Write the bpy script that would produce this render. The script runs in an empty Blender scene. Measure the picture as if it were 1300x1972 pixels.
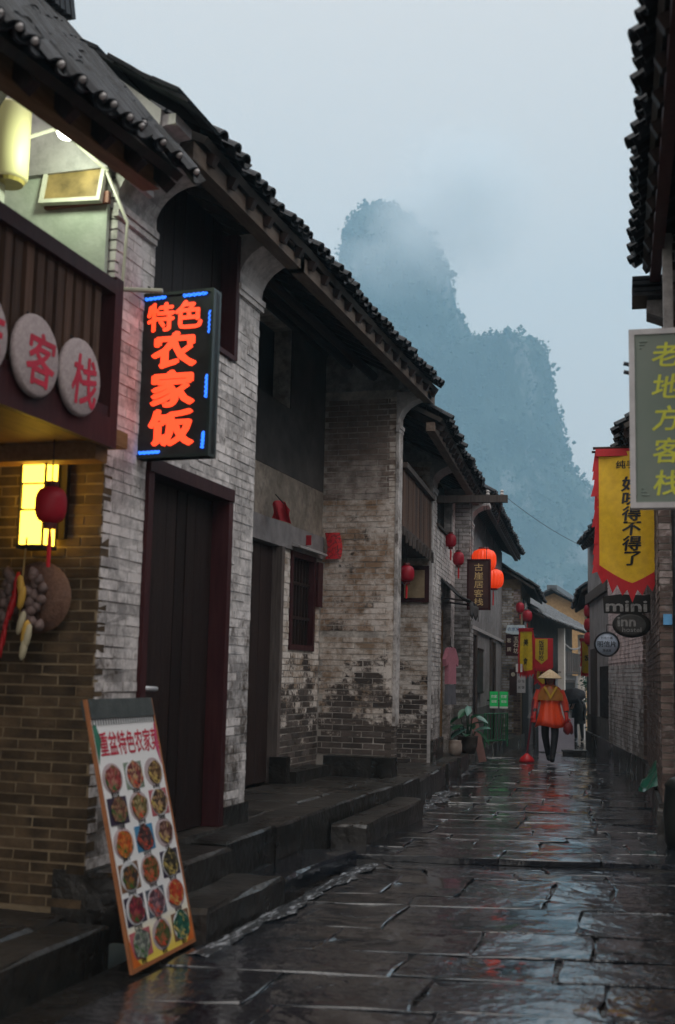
import bpy, bmesh, math, random
from mathutils import Vector, Matrix, noise
random.seed(7)
sc = bpy.context.scene
C = sc.collection
R = math.radians

# ------------------------------------------------------------------ camera
cam = bpy.data.cameras.new('camera')
camo = bpy.data.objects.new('camera', cam); C.objects.link(camo)
PITCH, YAW, ROLL, EYE = R(7.756), R(17.189), 0.022, 1.45
w0 = Vector((-math.sin(YAW), math.cos(YAW), 0)); r0 = Vector((math.cos(YAW), math.sin(YAW), 0)); zz = Vector((0, 0, 1))
FW = w0 * math.cos(PITCH) + zz * math.sin(PITCH)
u0 = -w0 * math.sin(PITCH) + zz * math.cos(PITCH)
RX = r0 * math.cos(ROLL) + u0 * math.sin(ROLL)
UY = -r0 * math.sin(ROLL) + u0 * math.cos(ROLL)
mw = Matrix.Identity(4)
for i in range(3):
    mw[i][0], mw[i][1], mw[i][2] = RX[i], UY[i], -FW[i]
mw[2][3] = EYE
camo.matrix_world = mw
cam.sensor_fit = 'VERTICAL'; cam.sensor_height = 36; cam.sensor_width = 24
cam.lens = 36 * 2300 / 1972
cam.clip_start = 0.05; cam.clip_end = 4000
cam.dof.use_dof = True; cam.dof.focus_distance = 17.0; cam.dof.aperture_fstop = 2.4
sc.camera = camo

# ------------------------------------------------------------------ sky, sun, exposure
world = bpy.data.worlds.new('World'); sc.world = world; world.use_nodes = True
wt = world.node_tree; bgn = wt.nodes['Background']
sky = wt.nodes.new('ShaderNodeTexSky'); sky.sky_type = 'NISHITA'; sky.sun_disc = False
sky.sun_elevation = R(66); sky.sun_rotation = R(136); sky.air_density = 1.0; sky.dust_density = 4.0
hsv = wt.nodes.new('ShaderNodeHueSaturation'); hsv.inputs['Saturation'].default_value = 0.35
mixw = wt.nodes.new('ShaderNodeMix'); mixw.data_type = 'RGBA'
mixw.inputs['Factor'].default_value = 0.86                       # closed cloud layer over the clear sky
mixw.inputs['B'].default_value = (4.2, 3.85, 3.58, 1)
wt.links.new(sky.outputs[0], hsv.inputs['Color']); wt.links.new(hsv.outputs[0], mixw.inputs['A'])
# overcast cloud is a little brighter towards the zenith than at the horizon
wtc = wt.nodes.new('ShaderNodeTexCoord'); wsx = wt.nodes.new('ShaderNodeSeparateXYZ'); wt.links.new(wtc.outputs['Generated'], wsx.inputs[0])
wmr = wt.nodes.new('ShaderNodeMapRange'); wt.links.new(wsx.outputs[2], wmr.inputs[0])
wmr.inputs[1].default_value = 0; wmr.inputs[2].default_value = 1; wmr.inputs[3].default_value = 1.0; wmr.inputs[4].default_value = 1.7
wsc = wt.nodes.new('ShaderNodeVectorMath'); wsc.operation = 'SCALE'; wt.links.new(mixw.outputs['Result'], wsc.inputs[0]); wt.links.new(wmr.outputs[0], wsc.inputs['Scale'])
wt.links.new(wsc.outputs[0], bgn.inputs['Color'])
bgn.inputs['Strength'].default_value = 0.12
sun = bpy.data.lights.new('sun', 'SUN'); sun.energy = 1.5; sun.angle = R(90); sun.color = (1, .96, .92)
suno = bpy.data.objects.new('sun', sun); C.objects.link(suno)
suno.rotation_euler = (R(24), 0, R(44)); suno.location = (20, -15, 40)
sc.view_settings.view_transform = 'Standard'; sc.view_settings.look = 'None'
sc.view_settings.exposure = 0.5; sc.view_settings.gamma = 1.0
sc.cycles.max_bounces = 6; sc.cycles.diffuse_bounces = 3; sc.cycles.glossy_bounces = 3
sc.cycles.volume_bounces = 3; sc.cycles.transparent_max_bounces = 12
sc.cycles.volume_step_rate = 1.0; sc.cycles.sample_clamp_indirect = 4.0
sc.cycles.use_denoising = True

def proj(p):
    v = Vector(p) - Vector((0, 0, EYE)); d = v.dot(FW)
    if d < .1: return (-9999, -9999, d)
    return (650 + 2300 * v.dot(RX) / d, 986 - 2300 * v.dot(UY) / d, d)

# ------------------------------------------------------------------ object helpers
def tag(o, label=None, cat=None, group=None, kind=None):
    if label: o['label'] = label
    if cat: o['category'] = cat
    if group: o['group'] = group
    if kind: o['kind'] = kind
    return o
def thing(name, label, cat, loc=(0, 0, 0), rz=0, group=None):
    o = bpy.data.objects.new(name, None); C.objects.link(o); o.empty_display_size = .2
    o.location = loc; o.rotation_euler = (0, 0, rz)
    return tag(o, label, cat, group)
def link(name, me, mat=None, parent=None, loc=None, rot=None, scale=None):
    o = bpy.data.objects.new(name, me); C.objects.link(o)
    if mat is not None and not me.materials: me.materials.append(mat)
    if parent is not None: o.parent = parent
    if loc is not None: o.location = loc
    if rot is not None: o.rotation_euler = rot
    if scale is not None: o.scale = scale
    return o
def copy_tree(o, parent=None):
    c = o.copy(); C.objects.link(c); c.parent = parent
    for ch in list(o.children):
        copy_tree(ch, c)
    return c

class MB:
    """collects geometry for one mesh"""
    def __init__(s): s.v = []; s.f = []
    def add(s, vs, fs, M=None):
        n = len(s.v)
        s.v += [tuple(M @ Vector(v)) for v in vs] if M is not None else [tuple(v) for v in vs]
        s.f += [tuple(i + n for i in f) for f in fs]
        return s
    def box(s, x0, x1, y0, y1, z0, z1, M=None):
        vs = [(x0, y0, z0), (x1, y0, z0), (x1, y1, z0), (x0, y1, z0), (x0, y0, z1), (x1, y0, z1), (x1, y1, z1), (x0, y1, z1)]
        return s.add(vs, [(3, 2, 1, 0), (4, 5, 6, 7), (0, 1, 5, 4), (1, 2, 6, 5), (2, 3, 7, 6), (3, 0, 4, 7)], M)
    def prism(s, pts, ax, a, b, M=None):
        """extrude a 2D outline along axis ax between a and b; outline holds the other two coordinates in order"""
        n = len(pts)
        def P(p, t):
            return {0: (t, p[0], p[1]), 1: (p[0], t, p[1]), 2: (p[0], p[1], t)}[ax]
        vs = [P(p, a) for p in pts] + [P(p, b) for p in pts]
        fs = [tuple(range(n))[::-1], tuple(range(n, 2 * n))] + [(i, (i + 1) % n, n + (i + 1) % n, n + i) for i in range(n)]
        return s.add(vs, fs, M)
    def tube(s, path, rad, seg=8, caps=True, M=None):
        path = [Vector(p) for p in path]; n = len(path)
        rads = rad if isinstance(rad, (list, tuple)) else [rad] * n
        vs = []; fs = []; prev = None
        for i, p in enumerate(path):
            t = (path[min(i + 1, n - 1)] - path[max(i - 1, 0)]).normalized()
            a = Vector((0, 0, 1)) if abs(t.z) < .9 else Vector((1, 0, 0))
            if prev is not None: a = prev
            x = (a - t * a.dot(t)).normalized(); y = t.cross(x); prev = x
            for k in range(seg):
                q = 2 * math.pi * k / seg
                vs.append(p + (x * math.cos(q) + y * math.sin(q)) * rads[i])
        for i in range(n - 1):
            for k in range(seg):
                fs.append((i * seg + k, i * seg + (k + 1) % seg, (i + 1) * seg + (k + 1) % seg, (i + 1) * seg + k))
        if caps:
            fs.append(tuple(range(seg))[::-1]); fs.append(tuple((n - 1) * seg + k for k in range(seg)))
        return s.add(vs, fs, M)
    def lathe(s, prof, seg=16, M=None, rib=0, sy=1.0, caps=True):
        """prof: (radius, z) from bottom to top, around z"""
        n = len(prof); vs = []; fs = []
        for (r, z) in prof:
            for k in range(seg):
                q = 2 * math.pi * k / seg
                rr = r * (1 - (rib if k % 2 else 0))
                vs.append((rr * math.cos(q), rr * math.sin(q) * sy, z))
        for i in range(n - 1):
            for k in range(seg):
                fs.append((i * seg + k, i * seg + (k + 1) % seg, (i + 1) * seg + (k + 1) % seg, (i + 1) * seg + k))
        if caps: fs.append(tuple(range(seg))[::-1]); fs.append(tuple((n - 1) * seg + k for k in range(seg)))
        return s.add(vs, fs, M)
    def grid(s, fn, nu, nv):
        """fn(u,v) -> point, u,v in 0..1"""
        vs = [fn(i / nu, j / nv) for j in range(nv + 1) for i in range(nu + 1)]
        fs = [(j * (nu + 1) + i, j * (nu + 1) + i + 1, (j + 1) * (nu + 1) + i + 1, (j + 1) * (nu + 1) + i) for j in range(nv) for i in range(nu)]
        return s.add(vs, fs)
    def mesh(s, name, smooth=False):
        me = bpy.data.meshes.new(name); me.from_pydata(s.v, [], s.f); me.update()
        if smooth:
            me.polygons.foreach_set('use_smooth', [True] * len(me.polygons))
        return me
    def build(s, name, mat, parent=None, smooth=False, loc=None, rot=None):
        return link(name, s.mesh(name, smooth), mat, parent, loc, rot)

def T(x, y, z): return Matrix.Translation((x, y, z))
def RZ(a): return Matrix.Rotation(a, 4, 'Z')
def RXm(a): return Matrix.Rotation(a, 4, 'X')
def RYm(a): return Matrix.Rotation(a, 4, 'Y')

# ------------------------------------------------------------------ materials
def newmat(name):
    m = bpy.data.materials.new(name); m.use_nodes = True
    nt = m.node_tree; return m, nt, nt.nodes['Principled BSDF']
def N(nt, t, **kw):
    n = nt.nodes.new(t)
    for k, v in kw.items(): setattr(n, k, v)
    return n
def L(nt, a, b): nt.links.new(a, b)
def pos(nt, scale=(1, 1, 1), obj=False):
    if obj:
        g = N(nt, 'ShaderNodeTexCoord').outputs['Object']
    else:
        g = N(nt, 'ShaderNodeNewGeometry').outputs['Position']
    if scale == (1, 1, 1): return g
    v = N(nt, 'ShaderNodeVectorMath', operation='MULTIPLY'); L(nt, g, v.inputs[0]); v.inputs[1].default_value = scale
    return v.outputs[0]
def nz(nt, vec, scale, detail=6, rough=.6, dist=0):
    n = N(nt, 'ShaderNodeTexNoise'); L(nt, vec, n.inputs['Vector'])
    n.inputs['Scale'].default_value = scale; n.inputs['Detail'].default_value = detail
    n.inputs['Roughness'].default_value = rough; n.inputs['Distortion'].default_value = dist
    return n.outputs['Fac']
def ramp(nt, fac, stops):
    r = N(nt, 'ShaderNodeValToRGB'); L(nt, fac, r.inputs[0]); e = r.color_ramp.elements
    while len(e) < len(stops): e.new(.5)
    for k, (p, c) in zip(e, stops):
        k.position = p; k.color = (*c, 1) if len(c) == 3 else c
    return r.outputs[0]
def g3(v): return (v, v, v)
def mixc(nt, fac, a, b, mode='MIX'):
    m = N(nt, 'ShaderNodeMix', data_type='RGBA', blend_type=mode)
    for s, x in (('Factor', fac), ('A', a), ('B', b)):
        if isinstance(x, (int, float)): m.inputs[s].default_value = x
        elif isinstance(x, tuple): m.inputs[s].default_value = (*x, 1)
        else: L(nt, x, m.inputs[s])
    return m.outputs['Result']
def mth(nt, op, a, b=None, clamp=False):
    m = N(nt, 'ShaderNodeMath', operation=op, use_clamp=clamp)
    for i, x in enumerate((a, b)):
        if x is None: continue
        if isinstance(x, (int, float)): m.inputs[i].default_value = x
        else: L(nt, x, m.inputs[i])
    return m.outputs[0]
def bump(nt, b, h, strength=.3, dist=.01):
    n = N(nt, 'ShaderNodeBump'); n.inputs['Strength'].default_value = strength; n.inputs['Distance'].default_value = dist
    L(nt, h, n.inputs['Height']); L(nt, n.outputs[0], b.inputs['Normal'])
def orand(nt): return N(nt, 'ShaderNodeObjectInfo').outputs['Random']

def rough_mat(name, c1, c2, scale=4, rough=.7, stretch=(1, 1, 1), bmp=.3, bscale=None, rnd=.25, spec=.4, metal=0, trans=0, detail=6, obj=False):
    m, nt, b = newmat(name)
    p = pos(nt, stretch, obj); f = nz(nt, p, scale, detail)
    col = ramp(nt, f, [(.32, c1), (.68, c2)])
    if rnd:
        k = mth(nt, 'ADD', mth(nt, 'MULTIPLY', orand(nt), rnd * 2), 1 - rnd)
        vm = N(nt, 'ShaderNodeVectorMath', operation='SCALE'); L(nt, col, vm.inputs[0]); L(nt, k, vm.inputs['Scale']); col = vm.outputs[0]
    L(nt, col, b.inputs['Base Color']); b.inputs['Roughness'].default_value = rough
    b.inputs['Specular IOR Level'].default_value = spec; b.inputs['Metallic'].default_value = metal
    if bmp: bump(nt, b, nz(nt, p, bscale or scale * 5, 4), bmp, .01)
    if trans: b.inputs['Transmission Weight'].default_value = trans
    return m
def emit_mat(name, col, strength, base=(.1, .1, .1)):
    m, nt, b = newmat(name)
    b.inputs['Base Color'].default_value = (*base, 1); b.inputs['Emission Color'].default_value = (*col, 1)
    b.inputs['Emission Strength'].default_value = strength
    return m
def flat_mat(name, col, rough=.6, rnd=0, spec=.4, metal=0):
    m, nt, b = newmat(name); f = nz(nt, pos(nt), 9, 5)
    c = ramp(nt, f, [(.25, tuple(x * .78 for x in col)), (.75, tuple(min(1, x * 1.15) for x in col))])
    L(nt, c, b.inputs['Base Color']); b.inputs['Roughness'].default_value = rough
    b.inputs['Specular IOR Level'].default_value = spec; b.inputs['Metallic'].default_value = metal
    return m

def brick_mat(name, b1, b2, paint=None, cover=.5, soft=.06, z0=0, z1=0, zgain=0, pscale=1.7, tint=None):
    """brick or mortar colour with an old lime wash that has flaked off in patches (more of it low down, as weather does)"""
    m, nt, b = newmat(name); p = pos(nt)
    base = ramp(nt, nz(nt, p, 7, 7), [(.3, b1), (.7, b2)])
    k = mth(nt, 'ADD', mth(nt, 'MULTIPLY', orand(nt), .7), .62)
    vm = N(nt, 'ShaderNodeVectorMath', operation='SCALE'); L(nt, base, vm.inputs[0]); L(nt, k, vm.inputs['Scale'])
    col = vm.outputs[0]
    hgt = nz(nt, p, 38, 5)
    if paint:
        a = nz(nt, p, pscale, 8, .62); c = nz(nt, p, pscale * 9, 5, .6)
        f = mth(nt, 'ADD', mth(nt, 'MULTIPLY', a, .72), mth(nt, 'MULTIPLY', c, .28))
        f = mth(nt, 'ADD', f, mth(nt, 'MULTIPLY', mth(nt, 'SUBTRACT', orand(nt), .5), .09))
        if zgain:
            sx = N(nt, 'ShaderNodeSeparateXYZ'); L(nt, p, sx.inputs[0])
            mr = N(nt, 'ShaderNodeMapRange'); L(nt, sx.outputs[2], mr.inputs[0])
            mr.inputs[1].default_value = z0; mr.inputs[2].default_value = z1
            mr.inputs[3].default_value = -zgain; mr.inputs[4].default_value = zgain
            f = mth(nt, 'ADD', f, mr.outputs[0])
        t = 1 - cover
        mask = ramp(nt, f, [(max(.01, .5 + (t - .5) * .5 - soft), g3(0)), (min(.99, .5 + (t - .5) * .5 + soft), g3(1))])
        dirt = nz(nt, p, 3.1, 8, .7)
        d2 = nz(nt, p, 13, 6, .7)
        dirt = mth(nt, 'ADD', mth(nt, 'MULTIPLY', dirt, .62), mth(nt, 'MULTIPLY', d2, .38))
        dirt = mth(nt, 'ADD', dirt, mth(nt, 'MULTIPLY', mth(nt, 'SUBTRACT', orand(nt), .5), .1))
        pc = mixc(nt, ramp(nt, dirt, [(.4, g3(1)), (.57, g3(0))]), paint, tuple(x * .4 for x in (tint or paint)))
        col = mixc(nt, mask, col, pc)
        hgt = mth(nt, 'ADD', hgt, mth(nt, 'MULTIPLY', mask, .6))
    # damp green-black growth near the ground: its own mottled shape
    L(nt, col, b.inputs['Base Color']); b.inputs['Roughness'].default_value = .82; b.inputs['Specular IOR Level'].default_value = .3
    bump(nt, b, hgt, .45, .008)
    return m

MORTAR = rough_mat('mortar', (.13, .12, .105), (.22, .205, .18), 12, .9, rnd=0)
BRICK_OLIVE = brick_mat('brick_olive', (.036, .024, .014), (.125, .084, .047))
MORTAR_PALE = rough_mat('mortar_pale', (.19, .14, .085), (.29, .225, .14), 10, .9, rnd=0)
BRICK_WASH = brick_mat('brick_limewashed', (.075, .06, .052), (.17, .14, .12), (.68, .64, .63), .6, .06, .2, 2.4, .10, 2.4)
MORTAR_WASH = brick_mat('mortar_limewashed', (.13, .115, .105), (.22, .2, .18), (.6, .565, .555), .64, .06, .2, 2.4, .10, 2.4)
BRICK_CROSS = brick_mat('brick_flaking', (.05, .04, .036), (.11, .09, .08), (.66, .61, .57), .5, .03, .5, 2.0, .14, 2.6, (.66, .48, .34))
BRICK_MID = brick_mat('brick_plastered', (.06, .05, .045), (.13, .108, .095), (.64, .58, .54), .74, .04, 0, 0, 0, 2.8, (.7, .46, .3))
BRICK_UP = brick_mat('brick_bare_warm', (.085, .062, .052), (.2, .155, .135), (.45, .39, .36), .36, .06, 0, 0, 0, 1.6)
MORTAR_CROSS = brick_mat('mortar_flaking', (.26, .235, .21), (.36, .33, .3), (.56, .52, .48), .6, .05, .4, 2.2, .09, 1.5)
BRICK_RED = brick_mat('brick_reddish', (.085, .058, .05), (.16, .115, .1), (.4, .34, .33), .36, .05, .6, 2.4, .05)
BRICK_FAR = brick_mat('brick_grey_far', (.1, .092, .085), (.2, .185, .175), (.46, .45, .455), .5, .06, .5, 3, .06)
PLASTER_C = brick_mat('plaster_tan', (.11, .092, .075), (.23, .19, .155), (.33, .28, .235), .55, .12, 0, 0, 0, 1.3)
PLASTER_GREY = brick_mat('plaster_grey', (.16, .15, .15), (.29, .275, .275), (.36, .345, .35), .5, .15)
PLASTER_PINK = brick_mat('plaster_pinkish', (.12, .1, .095), (.2, .17, .16), (.66, .55, .55), .72, .05, .8, 2.2, .14)
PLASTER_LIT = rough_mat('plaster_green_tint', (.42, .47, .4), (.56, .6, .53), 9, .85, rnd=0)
EARTH = rough_mat('rammed_earth', (.33, .205, .1), (.47, .31, .16), 9, .95, bmp=.6, rnd=0)
WHITE_WALL = rough_mat('white_render', (.62, .57, .52), (.74, .69, .64), 3, .9, rnd=0)
TILE = rough_mat('roof_tile', (.009, .01, .013), (.03, .033, .038), 12, .5, bmp=.4, rnd=.6, spec=.16)
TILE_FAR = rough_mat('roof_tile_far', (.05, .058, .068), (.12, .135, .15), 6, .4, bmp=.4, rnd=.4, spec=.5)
LIME = rough_mat('lime_mortar', (.3, .29, .29), (.5, .48, .48), 20, .7, rnd=.2)
DECK = rough_mat('roof_boards', (.018, .015, .014), (.04, .033, .028), 6, .85, rnd=.2)
WOOD_DARK = rough_mat('wood_dark', (.014, .0085, .008), (.034, .021, .018), 3, .5, (14, 14, .8), .35, 18, .25, spec=.14)
WOOD_MAROON = rough_mat('wood_maroon', (.032, .0085, .011), (.056, .018, .019), 3, .5, (9, 9, 1), .25, 20, .2, spec=.14)
WOOD_BROWN = rough_mat('wood_brown', (.055, .03, .022), (.12, .07, .048), 3, .65, (12, 12, .9), .35, 18, .4, spec=.14)
WOOD_GREY = rough_mat('wood_weathered', (.055, .045, .042), (.11, .092, .085), 3, .75, (12, 12, .9), .4, 18, .35, spec=.14)
WOOD_BEAM = rough_mat('wood_beam', (.1, .075, .06), (.18, .14, .115), 3, .7, (10, 1.2, 10), .4, 18, .2, spec=.14)
WOOD_HONEY = rough_mat('wood_honey', (.16, .085, .035), (.26, .15, .07), 3, .55, (10, 1.2, 10), .3, 18, .2, spec=.14)
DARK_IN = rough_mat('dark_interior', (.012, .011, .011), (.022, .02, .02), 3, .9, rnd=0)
IRON = rough_mat('dark_iron', (.02, .02, .022), (.045, .045, .05), 8, .45, metal=.6)
STEEL = flat_mat('bright_steel', (.85, .85, .88), .3, metal=.3)
PALE_PIPE = flat_mat('pale_pipe', (.52, .5, .42), .4)

def wet_stone(name, c1, c2, rdry=.34, rwet=.05, bs=.5, psc=.9, lim=(.42, .58), spec=.55, film=0):
    m, nt, b = newmat(name); p = pos(nt)
    col = ramp(nt, nz(nt, p, 3.5, 8, .65), [(.3, c1), (.7, c2)])
    k = mth(nt, 'ADD', mth(nt, 'MULTIPLY', orand(nt), .8), .6)
    vm = N(nt, 'ShaderNodeVectorMath', operation='SCALE'); L(nt, col, vm.inputs[0]); L(nt, k, vm.inputs['Scale'])
    L(nt, vm.outputs[0], b.inputs['Base Color'])
    pud = ramp(nt, nz(nt, p, psc, 4, .55), [(lim[0], g3(0)), (lim[1], g3(1))])       # 1 = standing film of water
    rr = N(nt, 'ShaderNodeMapRange'); L(nt, pud, rr.inputs[0]); rr.inputs[3].default_value = rdry; rr.inputs[4].default_value = rwet
    L(nt, rr.outputs[0], b.inputs['Roughness']); b.inputs['Specular IOR Level'].default_value = spec
    h = mth(nt, 'ADD', mth(nt, 'MULTIPLY', nz(nt, p, 4.6, 3, .5), 1.0), mth(nt, 'MULTIPLY', nz(nt, p, 17, 3, .55), .42))
    amp = mth(nt, 'ADD', mth(nt, 'MULTIPLY', mth(nt, 'SUBTRACT', 1, pud), .85), .15)
    bn = N(nt, 'ShaderNodeBump'); bn.inputs['Distance'].default_value = .035; bn.inputs['Strength'].default_value = bs
    L(nt, mth(nt, 'MULTIPLY', h, amp), bn.inputs['Height']); L(nt, bn.outputs[0], b.inputs['Normal'])
    if film:                                                       # rain water lying on the stone
        b.inputs['Coat Weight'].default_value = film; b.inputs['Coat IOR'].default_value = 1.6; b.inputs['Coat Roughness'].default_value = .03
        cn = N(nt, 'ShaderNodeBump'); cn.inputs['Distance'].default_value = .03; cn.inputs['Strength'].default_value = .42
        calm = ramp(nt, nz(nt, p, 1.3, 3, .5), [(.44, g3(1)), (.58, g3(.16))])
        L(nt, mth(nt, 'MULTIPLY', calm, mth(nt, 'ADD', nz(nt, p, 6, 2, .5), mth(nt, 'MULTIPLY', nz(nt, p, 20, 3, .55), .4))), cn.inputs['Height']); L(nt, cn.outputs[0], b.inputs['Coat Normal'])
    return m
SLAB = wet_stone('wet_slab', (.006, .0075, .011), (.018, .021, .028), .16, .04, .9, .8, (.46, .62), .2, 1.0)
STEP = wet_stone('wet_step', (.014, .0125, .0115), (.04, .036, .032), .32, .12, .6, 1.4, (.5, .7))
KERB = wet_stone('wet_kerb', (.012, .0115, .01), (.036, .033, .03), .34, .12, .7, 1.4, (.5, .7))
BED = wet_stone('wet_joint_mud', (.008, .0075, .007), (.02, .018, .016), .35, .12, 1.0)
m, nt, b = newmat('running_water'); p = pos(nt)
b.inputs['Base Color'].default_value = (.05, .055, .06, 1); b.inputs['Roughness'].default_value = .06
b.inputs['Specular IOR Level'].default_value = .8
bump(nt, b, nz(nt, pos(nt, (1, .3, 1)), 45, 6, .7, .8), 1.0, .02)
foam = ramp(nt, nz(nt, pos(nt, (1, .22, 1)), 26, 7, .75), [(.5, (.02, .022, .025)), (.64, (.6, .63, .68))]); L(nt, foam, b.inputs['Base Color'])
WATER = m

# ------------------------------------------------------------------ brickwork
BL, BH, BJ, BD = .228, .054, .011, .1
def brick_var(seed, L_=1.0):
    rnd = random.Random(seed); mb = MB()
    j = lambda a: rnd.uniform(-a, a)
    e = .012
    vs = [(-.5 + j(e), -.5 + j(.02), -.5 + j(.04)), (.5 + j(e), -.5 + j(.02), -.5 + j(.04)), (.5, .5, -.5), (-.5, .5, -.5),
          (-.5 + j(e), -.5 + j(.02), .5 + j(.04)), (.5 + j(e), -.5 + j(.02), .5 + j(.04)), (.5, .5, .5), (-.5, .5, .5)]
    mb.add(vs, [(3, 2, 1, 0), (4, 5, 6, 7), (0, 1, 5, 4), (1, 2, 6, 5), (2, 3, 7, 6), (3, 0, 4, 7)])
    return mb
BRICK_SHAPES = [brick_var(k) for k in range(5)]
_brick_mesh = {}
def brick_mesh(k, mat):
    key = (k, mat.name)
    if key not in _brick_mesh:
        me = BRICK_SHAPES[k].mesh('brick'); me.materials.append(mat); _brick_mesh[key] = me
    return _brick_mesh[key]

class Bricks:
    """all courses of one wall part; single bricks become children of the wall object, what exceeds the limit is joined"""
    def __init__(s): s.c = []
    def lay(s, wall, mat, plane, axis, face, u0, u1, z0, z1, holes=(), bl=BL, bh=BH, bj=BJ, seed=1, proud=.006, density=1.0):
        """axis 'y': wall runs along local y, faces local x*face.  axis 'x': runs along x, faces y*face.  plane = mortar face"""
        rnd = random.Random(seed); z = z0; row = 0
        pitch = bh + bj
        while z + bh <= z1 + .001:
            off = (row % 2) * (bl + bj) / 2 + rnd.uniform(-.012, .012)
            iv = [(u0, u1)]
            for (a, b2, c, d) in holes:
                if c < z + bh and d > z:
                    nv = []
                    for (p, q) in iv:
                        if b2 <= p or a >= q: nv.append((p, q)); continue
                        if a > p: nv.append((p, a))
                        if b2 < q: nv.append((b2, q))
                    iv = nv
            k0 = int(math.floor((u0 - off) / (bl + bj))) - 1; k1 = int(math.ceil((u1 - off) / (bl + bj))) + 1
            for k in range(k0, k1):
                a = off + k * (bl + bj); b2 = a + bl
                for (p, q) in iv:
                    x0, x1 = max(a, p), min(b2, q)
                    if x1 - x0 < .035: continue
                    if rnd.random() > density: continue
                    pr = proud + rnd.uniform(-.003, .004)
                    hh = bh * rnd.uniform(.93, 1.03)
                    u = (x0 + x1) / 2; zc = z + bh / 2
                    d = plane + face * (pr - BD / 2)
                    if axis == 'y': loc = (d, u, zc); rot = (rnd.uniform(-.01, .01), 0, math.pi / 2 if face > 0 else -math.pi / 2)
                    else: loc = (u, d, zc); rot = (0, rnd.uniform(-.01, .01), 0 if face < 0 else math.pi)
                    s.c.append((wall, mat, rnd.randrange(5), loc, rot, (x1 - x0, BD, hh)))
            z += pitch; row += 1
    def finish(s, limit=300):
        bpy.context.view_layer.update()
        sc_ = []
        for i, c in enumerate(s.c):
            wpos = c[0].matrix_world @ Vector(c[3]); px, py, d = proj(wpos)
            vis = -40 < px < 1340 and -40 < py < 2010
            sc_.append((0 if vis else 1, d, i))
        sc_.sort()
        rest = {}
        for n, (v, d, i) in enumerate(sc_):
            wall, mat, k, loc, rot, scl = s.c[i]
            if n < limit and v == 0:
                link('brick', brick_mesh(k, mat), None, wall, loc, rot, scl)
            else:
                rest.setdefault((wall, mat.name), (wall, mat, MB()))[2].add(BRICK_SHAPES[k].v, BRICK_SHAPES[k].f,
                    Matrix.LocRotScale(Vector(loc), __import__('mathutils').Euler(rot), Vector(scl)))
        for wall, mat, mb in rest.values():
            tag(mb.build('brickwork', mat, wall), kind='stuff')

# ------------------------------------------------------------------ tiled roofs
def arc_tile(r, ln, th, up=True, seg=5, taper=.9):
    """one curved clay tile along +y, convex up (cover) or down (pan)"""
    mb = MB(); vs = []
    for (y, k) in ((0, 1.0), (ln, taper)):
        for rr in (r * k, (r - th) * k):
            for i in range(seg + 1):
                q = math.pi * (.08 + .84 * i / seg)
                vs.append((rr * math.cos(q), y, (rr * math.sin(q) - r * .25) * (1 if up else -1)))
    n = seg + 1; fs = []
    for i in range(seg):
        fs += [(i, i + 1, 2 * n + i + 1, 2 * n + i), (n + i + 1, n + i, 3 * n + i, 3 * n + i + 1), (i + 1, i, n + i, n + i + 1), (2 * n + i, 2 * n + i + 1, 3 * n + i + 1, 3 * n + i)]
    fs += [(0, 2 * n, 3 * n, n), (seg, n + seg, 3 * n + seg, 2 * n + seg)]
    mb.add(vs, fs); return mb
COVER = arc_tile(.06, .2, .012, True); PAN = arc_tile(.08, .2, .012, False)
COVER_ME = COVER.mesh('tile'); COVER_ME.materials.append(TILE); PAN_ME = PAN.mesh('tile'); PAN_ME.materials.append(TILE)

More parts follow.
